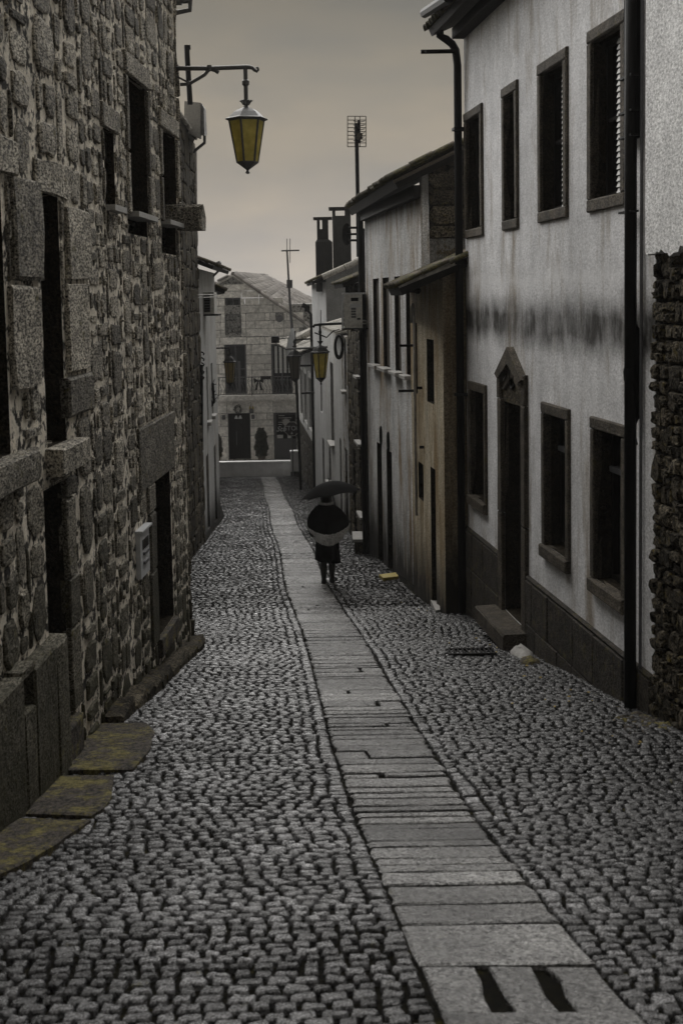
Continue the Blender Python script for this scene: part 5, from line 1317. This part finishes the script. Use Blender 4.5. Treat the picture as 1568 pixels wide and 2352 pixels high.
L2_,st=lantern('lantern','mid street amber lantern hanging from a bracket before the corrugated roof',735,778,884,Y2,44,mt_iron,mt_amber,746)
MB().tube([at(x,y,Y2) for x,y in ((719,752),(722,747),(735,745),(785,743))],.035,8).build('arm',mt_iron,L2_,True)
MB().tube([at(x,y,Y2) for x,y in ((722,764),(750,775),(765,760),(780,757))],.02,6).build('brace',mt_iron,L2_,True)
b=thing('iron_rod','long pale iron rod crossing behind the mid street lantern','rod',at(700,800,34)); MB().tube([at(655,802,34),at(752,797,34)],.03,6).build('rod',mt_zinc,b)
for k,(x0,x1,y_) in enumerate(((690,718,840),(692,722,903))):
    b=thing('iron_bracket',['upper dark iron spike behind the mid street lantern','lower dark iron spike below the mid street lantern'][k],'bracket',at(x1,y_,40)); MB().tube([at(x0,y_,40),at(x1,y_-1,40)],.035,6).build('bar',mt_iron,b)
mt_amber3=simple('dull amber pane',(.16,.115,.03),.45,0,12,.5)
L3_,st=lantern('lantern','small dark amber lantern on the left in front of the far balcony door',527,806,892,39.5,31,mt_iron,mt_amber3,800)
MB().tube([at(x,y,39.5) for x,y in ((493,800),(527,799))],.025,6).build('arm',mt_iron,L3_)
mt_amberd=simple('sooted amber glass',(.03,.022,.008),.5,0,12,.5)
L4_,st=lantern('lantern','nearly black lantern close behind the satellite dish, seen against the last house',676,790,884,43,36,mt_iron,mt_amberd,780)
MB().tube([at(676,781,43),at(716,778,43)],.03,6).build('arm',mt_iron,L4_)
# ------------------------------------------------------------------ yellow slab on the street and leaves
P=[gp(870,1327),gp(880,1335),gp(915,1331),gp(908,1322)]
b=thing('yellow_slab','flat pale yellow slab lying on the setts beside the tall plaster house','slab',sum(P,Vector())/4); MB().hexa([q+Vector((0,0,0)) for q in P]+[q+Vector((0,0,.06)) for q in P]).build('slab',mt_yel,b)
lv=MB()
for i in range(48):
    px=rng.choice([rng.uniform(1060,1480),rng.uniform(860,1100),rng.uniform(1100,1520)]); py=1330+(px-860)*.52+abs(rng.gauss(0,45)); q=gp(px,py,.012); 
    if abs(q.x)>XRt(q.y): continue
    s=rng.uniform(.010,.024); a=rng.uniform(0,6.28); d=Vector((math.cos(a),math.sin(a),0))*s; e_=Vector((-d.y,d.x,.3*s))*.6; h=Vector((0,0,.004)); lv.add([q-d,q+e_,q+d,q-e_,q-d-h,q+e_-h,q+d-h,q-e_-h],[(0,1,2,3),(7,6,5,4),(0,4,5,1),(1,5,6,2),(2,6,7,3),(3,7,4,0)])
tag(lv.build('fallen_leaves',simple('fallen leaf ochre',(.30,.22,.06),.7,0,20,.5),None,loc=gp(1200,1560)),'scattered small ochre fallen leaves along the right gutter','leaves',kind='stuff')

# ------------------------------------------------------------------ person with umbrella
mt_coat=simple('black coat cloth',(.006,.006,.006),.95,0,40,.4,.5,.05); mt_knit=NT('grey knitted wool'); kc=mt_knit.ramp(mt_knit.rnd(),[(0,.55),(1,.9)]); mt_knit=mt_knit.fin(kc,.95)
mt_skin=simple('skin',(.30,.20,.15),.6,0,20,.1); mt_stock=simple('dark stocking',(.035,.033,.032),.6,0,25,.5); mt_boot=simple('black leather boot',(.008,.008,.008),.45,0,20,.3); mt_hair=simple('dark headscarf',(.02,.019,.018),.85,0,30,.5,.4)
ft=gp(755,1341); Yp=ft.y; sc_=Yp/3000
def P_(px,h,dy=0): a=at(px,1200,Yp); return Vector((a.x,Yp+dy,ft.z+h))
print('person Y',Yp,ft)
per=thing('person','person seen from behind in a dark cape with knitted fringe, walking away under an umbrella','person',ft)
zc=lambda py:at(750,py,Yp).z-ft.z
def skinbody(name,pts,edges,rad,mat,parent,root=0,sub=2):
    me=bpy.data.meshes.new(name); me.from_pydata([tuple(p-ft) for p in pts],edges,[]); o=bpy.data.objects.new(name,me); col.objects.link(o); o.parent=parent; BASE[o.name]=ft
    md=o.modifiers.new('Skin','SKIN'); sv=me.skin_vertices[0] if me.skin_vertices else None
    bpy.context.view_layer.objects.active=o
    if not me.skin_vertices: 
        bpy.ops.object.select_all(action='DESELECT'); o.select_set(True)
    for i,r in enumerate(rad): me.skin_vertices[0].data[i].radius=(r,r) if isinstance(r,(int,float)) else r
    me.skin_vertices[0].data[root].use_root=True; md.use_smooth_shade=True
    s=o.modifiers.new('Subdivision','SUBSURF'); s.levels=sub; s.render_levels=sub; me.materials.append(mat); return o
hip=.80
pts=[P_(750,hip),P_(750,1.0,.0),P_(750,1.22,.02),P_(749,1.34,.05),P_(749,1.42,.08),P_(749,1.50,.10),P_(749,1.58,.10),
 P_(743,.76),P_(741.5,.44,-.02),P_(741,.26,-.03),P_(741.5,.08,-.04),P_(741,.04,.10),
 P_(758,.76),P_(759.5,.44,.10),P_(760,.26,.12),P_(760,.08,.14),P_(761,.04,.28),
 P_(768,1.26,.03),P_(777,1.05,.08),P_(774,1.16,.20),P_(773.2,1.23,.24),
 P_(730,1.26,.03),P_(722,1.02,.06),P_(728,.96,.20)]
edges=[(0,1),(1,2),(2,3),(3,4),(4,5),(5,6),(0,7),(7,8),(8,9),(9,10),(10,11),(0,12),(12,13),(13,14),(14,15),(15,16),(3,17),(17,18),(18,19),(19,20),(3,21),(21,22),(22,23)]
rad=[.15,.15,.16,.11,.055,.085,.07, .095,.062,.066,.042,.04, .095,.062,.066,.042,.04, .07,.05,.036,.030, .07,.05,.034]
body=skinbody('body',pts,edges,rad,mt_stock,per)
# fingers closed round the umbrella shaft
hc=P_(773.2,1.25,.24)
for k in range(4):
    z0=hc.z-.03+k*.021; cx_=hc.x; L_=(.030,.034,.033,.028)[k]
    MB().tube([Vector((cx_+.028,hc.y-.01,z0)),Vector((cx_+.022,hc.y-.032,z0+.002)),Vector((cx_-.004,hc.y-.040,z0+.004)),Vector((cx_-.024,hc.y-.026,z0+.004)),Vector((cx_-.022,hc.y-.004,z0+.002))],[.010,.0095,.009,.0085,.007],6).build('finger',mt_skin,per,True)
MB().tube([Vector((hc.x+.02,hc.y+.012,hc.z-.03)),Vector((hc.x-.004,hc.y+.028,hc.z-.01)),Vector((hc.x-.024,hc.y+.018,hc.z+.008))],[.012,.011,.008],6).build('thumb',mt_skin,per,True)
for px_,dy,f in ((741.3,-.04,0),(760.3,.14,1)):
    b=P_(px_,0,dy); m=MB(); vs=[];n_=12
    for z_,s_,ln in ((0,1,1),(.03,1.02,1.02),(.07,.85,.8),(.12,.80,.45),(.22,.82,.46)):
        for k in range(n_): a=2*math.pi*k/n_; vs.append(b+Vector((math.cos(a)*.05*s_,math.sin(a)*.13*ln+(.05 if ln>.7 else .0),z_+.0)))
    fs=[(i*n_+k,i*n_+(k+1)%n_,(i+1)*n_+(k+1)%n_,(i+1)*n_+k) for i in range(4) for k in range(n_)]+[tuple(range(n_))[::-1]]
    m.add(vs,fs).build('boot',mt_boot,per,True)
def loft(rings,name,mat,parent,n_=28,fold=0,thick=.0):
    vs=[]
    for (cxp,z_,rx,ry,dy,tilt) in rings:
        c=P_(cxp,z_,dy)
        for k in range(n_):
            a=2*math.pi*k/n_; f=1+fold*math.sin(a*7+cxp)*(.5+.5*math.sin(a*3)); vs.append(c+Vector((math.cos(a)*rx*f,math.sin(a)*ry*f,math.cos(a)*tilt)))
    fs=[(i*n_+k,i*n_+(k+1)%n_,(i+1)*n_+(k+1)%n_,(i+1)*n_+k) for i in range(len(rings)-1) for k in range(n_)]+[tuple(range(n_))[::-1],tuple(range((len(rings)-1)*n_,len(rings)*n_))]
    return MB().add(vs,fs).build(name,mat,parent,True)
loft([(752,zc(1289),.225,.19,.02,-.03),(751,zc(1275),.215,.185,.02,-.02),(750,zc(1262),.205,.18,.02,0),(750,zc(1245),.20,.18,.02,0),(750,zc(1232),.2,.18,.02,0)],'skirt',mt_coat,per,fold=.05)
# cape: humped back, widest low
cape=loft([(752,zc(1238),.14,.13,.0,.02),(752,zc(1232),.24,.22,-.02,.03),(753,zc(1224),.315,.29,-.03,.03),(753.5,zc(1212),.355,.32,-.03,.02),(753.5,zc(1198),.36,.31,-.02,.0),(752.5,zc(1186),.335,.28,-.01,0),(751,zc(1174),.27,.23,.02,0),(750,zc(1165),.195,.17,.05,0),(749.5,zc(1159),.11,.11,.07,0)],'cape',mt_coat,per,fold=.035)
# knitted fringe: many small strands hanging round the hem and a knitted collar
m=MB()
for row in range(6):
    for k in range(84):
        a=2*math.pi*(k+.5*(row%2))/84; f=row/5
        rx=.385-.12*f; ry=.345-.10*f; c=P_(752.5,zc(1219)-.17*f+ (math.cos(a)**2)*.13*(1-f*.35),-.03)
        p=c+Vector((math.cos(a)*rx,math.sin(a)*ry,rng.uniform(-.006,.006))); t_=Vector((-math.sin(a),math.cos(a),0)); o_=Vector((math.cos(a),math.sin(a),0))
        w_=.017; h_=.05; m.add([p-t_*w_,p+t_*w_,p+t_*w_*.5+Vector((0,0,-h_))+t_*.012-o_*.03,p-t_*w_*.5+Vector((0,0,-h_))+t_*.012-o_*.03,p+o_*.014+Vector((0,0,-h_*.5))-o_*.012],[(0,1,4),(1,2,4),(2,3,4),(3,0,4)])
tag(m.build('knitted_fringe',mt_knit,per),kind='stuff')
m=MB()
for row in range(3):
    for k in range(34):
        a=2*math.pi*(k+.5*(row%2))/34; p=P_(749.5,zc(1160)+.022*row,.07)+Vector((math.cos(a)*.115,math.sin(a)*.115,0)); t_=Vector((-math.sin(a),math.cos(a),0)); o_=Vector((math.cos(a),math.sin(a),0))
        m.add([p-t_*.012,p+t_*.012,p+t_*.012-Vector((0,0,.026)),p-t_*.012-Vector((0,0,.026)),p+o_*.012-Vector((0,0,.012))],[(0,1,4),(1,2,4),(2,3,4),(3,0,4)])
tag(m.build('knitted_collar',mt_knit,per),kind='stuff')
hd=P_(749,zc(1148),.11)
m=MB().lathe(hd,[(.05,-.10),(.085,-.07),(.103,-.01),(.10,.05),(.075,.095),(.035,.118),(.005,.122)],18,0,.88,1.05); m.build('headscarf',mt_hair,per,True)
fc=MB().lathe(hd+Vector((0,.03,-.015)),[(.03,-.095),(.055,-.07),(.07,-.02),(.07,.03),(.05,.06),(.01,.08)],14,0,.9,1.1); fc.build('face',mt_skin,per,True)
MB().tube([hd+Vector((0,.10,.01)),hd+Vector((0,.125,-.02)),hd+Vector((0,.105,-.03))],[.008,.012,.01],6).build('nose',mt_skin,per,True)
for sg_ in (-1,1): MB().lathe(hd+Vector((sg_*.026,.098,.012)),[(.004,-.008),(.010,0),(.004,.008)],8).build('eye',mt_dark,per,True)
MB().tube([hd+Vector((-.02,.10,-.055)),hd+Vector((.02,.10,-.055))],.005,5).build('mouth',simple('lips',(.22,.09,.08),.5),per)
# umbrella: eight ribs, sagging panels between them, tilted slightly
um=thing('umbrella','open black umbrella held above the person in the dark cape','umbrella',P_(765,zc(1170)))
top=P_(757.5,zc(1107),.10); Ru=.53; ax=(top-(P_(773.2,zc(1185),.24))).normalized(); 
ax=Vector((-.15,.13,1)).normalized(); e1_=ax.cross(Vector((0,1,0))).normalized(); e1_=-e1_ if e1_.x<0 else e1_; e2_=ax.cross(e1_)
mt_umb=simple('black umbrella cloth',(.006,.006,.006),.8,0,12,.3,.2,.03); mt_umb.node_tree.nodes
NS=8; vs=[];fs=[]; rings_=8; per_=NS*6
def up(r,a):
    ph=(a/(2*math.pi)*NS)%1; sag=math.sin(ph*math.pi)
    rr=Ru*r*(1-.075*sag*r); dz=-.25*r**2.0-.0*r + .022*sag*r**2
    return top+e1_*(math.cos(a)*rr)+e2_*(math.sin(a)*rr)+ax*dz
for i in range(rings_+1):
    for k in range(per_): vs.append(up(max(i/rings_,.01),2*math.pi*k/per_+.2))
fs=[(i*per_+k,i*per_+(k+1)%per_,(i+1)*per_+(k+1)%per_,(i+1)*per_+k) for i in range(rings_) for k in range(per_)]
m=MB().add(vs,fs); m.add([v-ax*.006 for v in vs],[f[::-1] for f in fs]); m.build('canopy',mt_umb,um,True)
hub=top-ax*.10; hnd=hub-ax*.0
sh_end=Vector((hc.x,hc.y-.012,hc.z)); sd_=(sh_end-top)
MB().tube([top+ax*.05,top,sh_end,sh_end+sd_.normalized()*.14],[.006,.008,.008,.008],8).build('shaft',mt_iron,um)
hb=sh_end+sd_.normalized()*.12; MB().tube([hb+Vector((0.03*math.sin(t)*0+.035*(1-math.cos(t)),0,-.035*math.sin(t)-.02)) for t in [i*math.pi/6 for i in range(7)]],.012,8).build('handle',mt_darkwood,um,True)
rn=top+sd_*.42
for k in range(NS):
    a=2*math.pi*k/NS; 
    MB().tube([up(t,a)-ax*.010 for t in (.02,.3,.6,.85,1.02)],.0045,5).build('rib',mt_iron,um); MB().tube([rn,up(.5,a)-ax*.012],.0035,5).build('stretcher',mt_iron,um)
    MB().lathe(up(1.02,a),[(.008,-.012),(.008,.012)],6).build('rib_tip',mt_iron,um)
# ------------------------------------------------------------------ air
hz=MB().box(-45,45,-12,85,-16.,9.5).build('haze',None); tag(hz,kind='stuff')
hm=bpy.data.materials.new('pale air'); hm.use_nodes=True; ht=hm.node_tree; ht.nodes.clear(); ho=ht.nodes.new('ShaderNodeOutputMaterial'); hv=ht.nodes.new('ShaderNodeVolumePrincipled'); hv.inputs['Color'].default_value=(.60,.60,.60,1); hv.inputs['Density'].default_value=.0009; hv.inputs['Anisotropy'].default_value=.0
ht.links.new(hv.outputs[0],ho.inputs['Volume']); hz.data.materials.append(hm)
print('objects',len(bpy.data.objects),'tris',sum(len(me.loops)-2*len(me.polygons) for me in bpy.data.meshes))
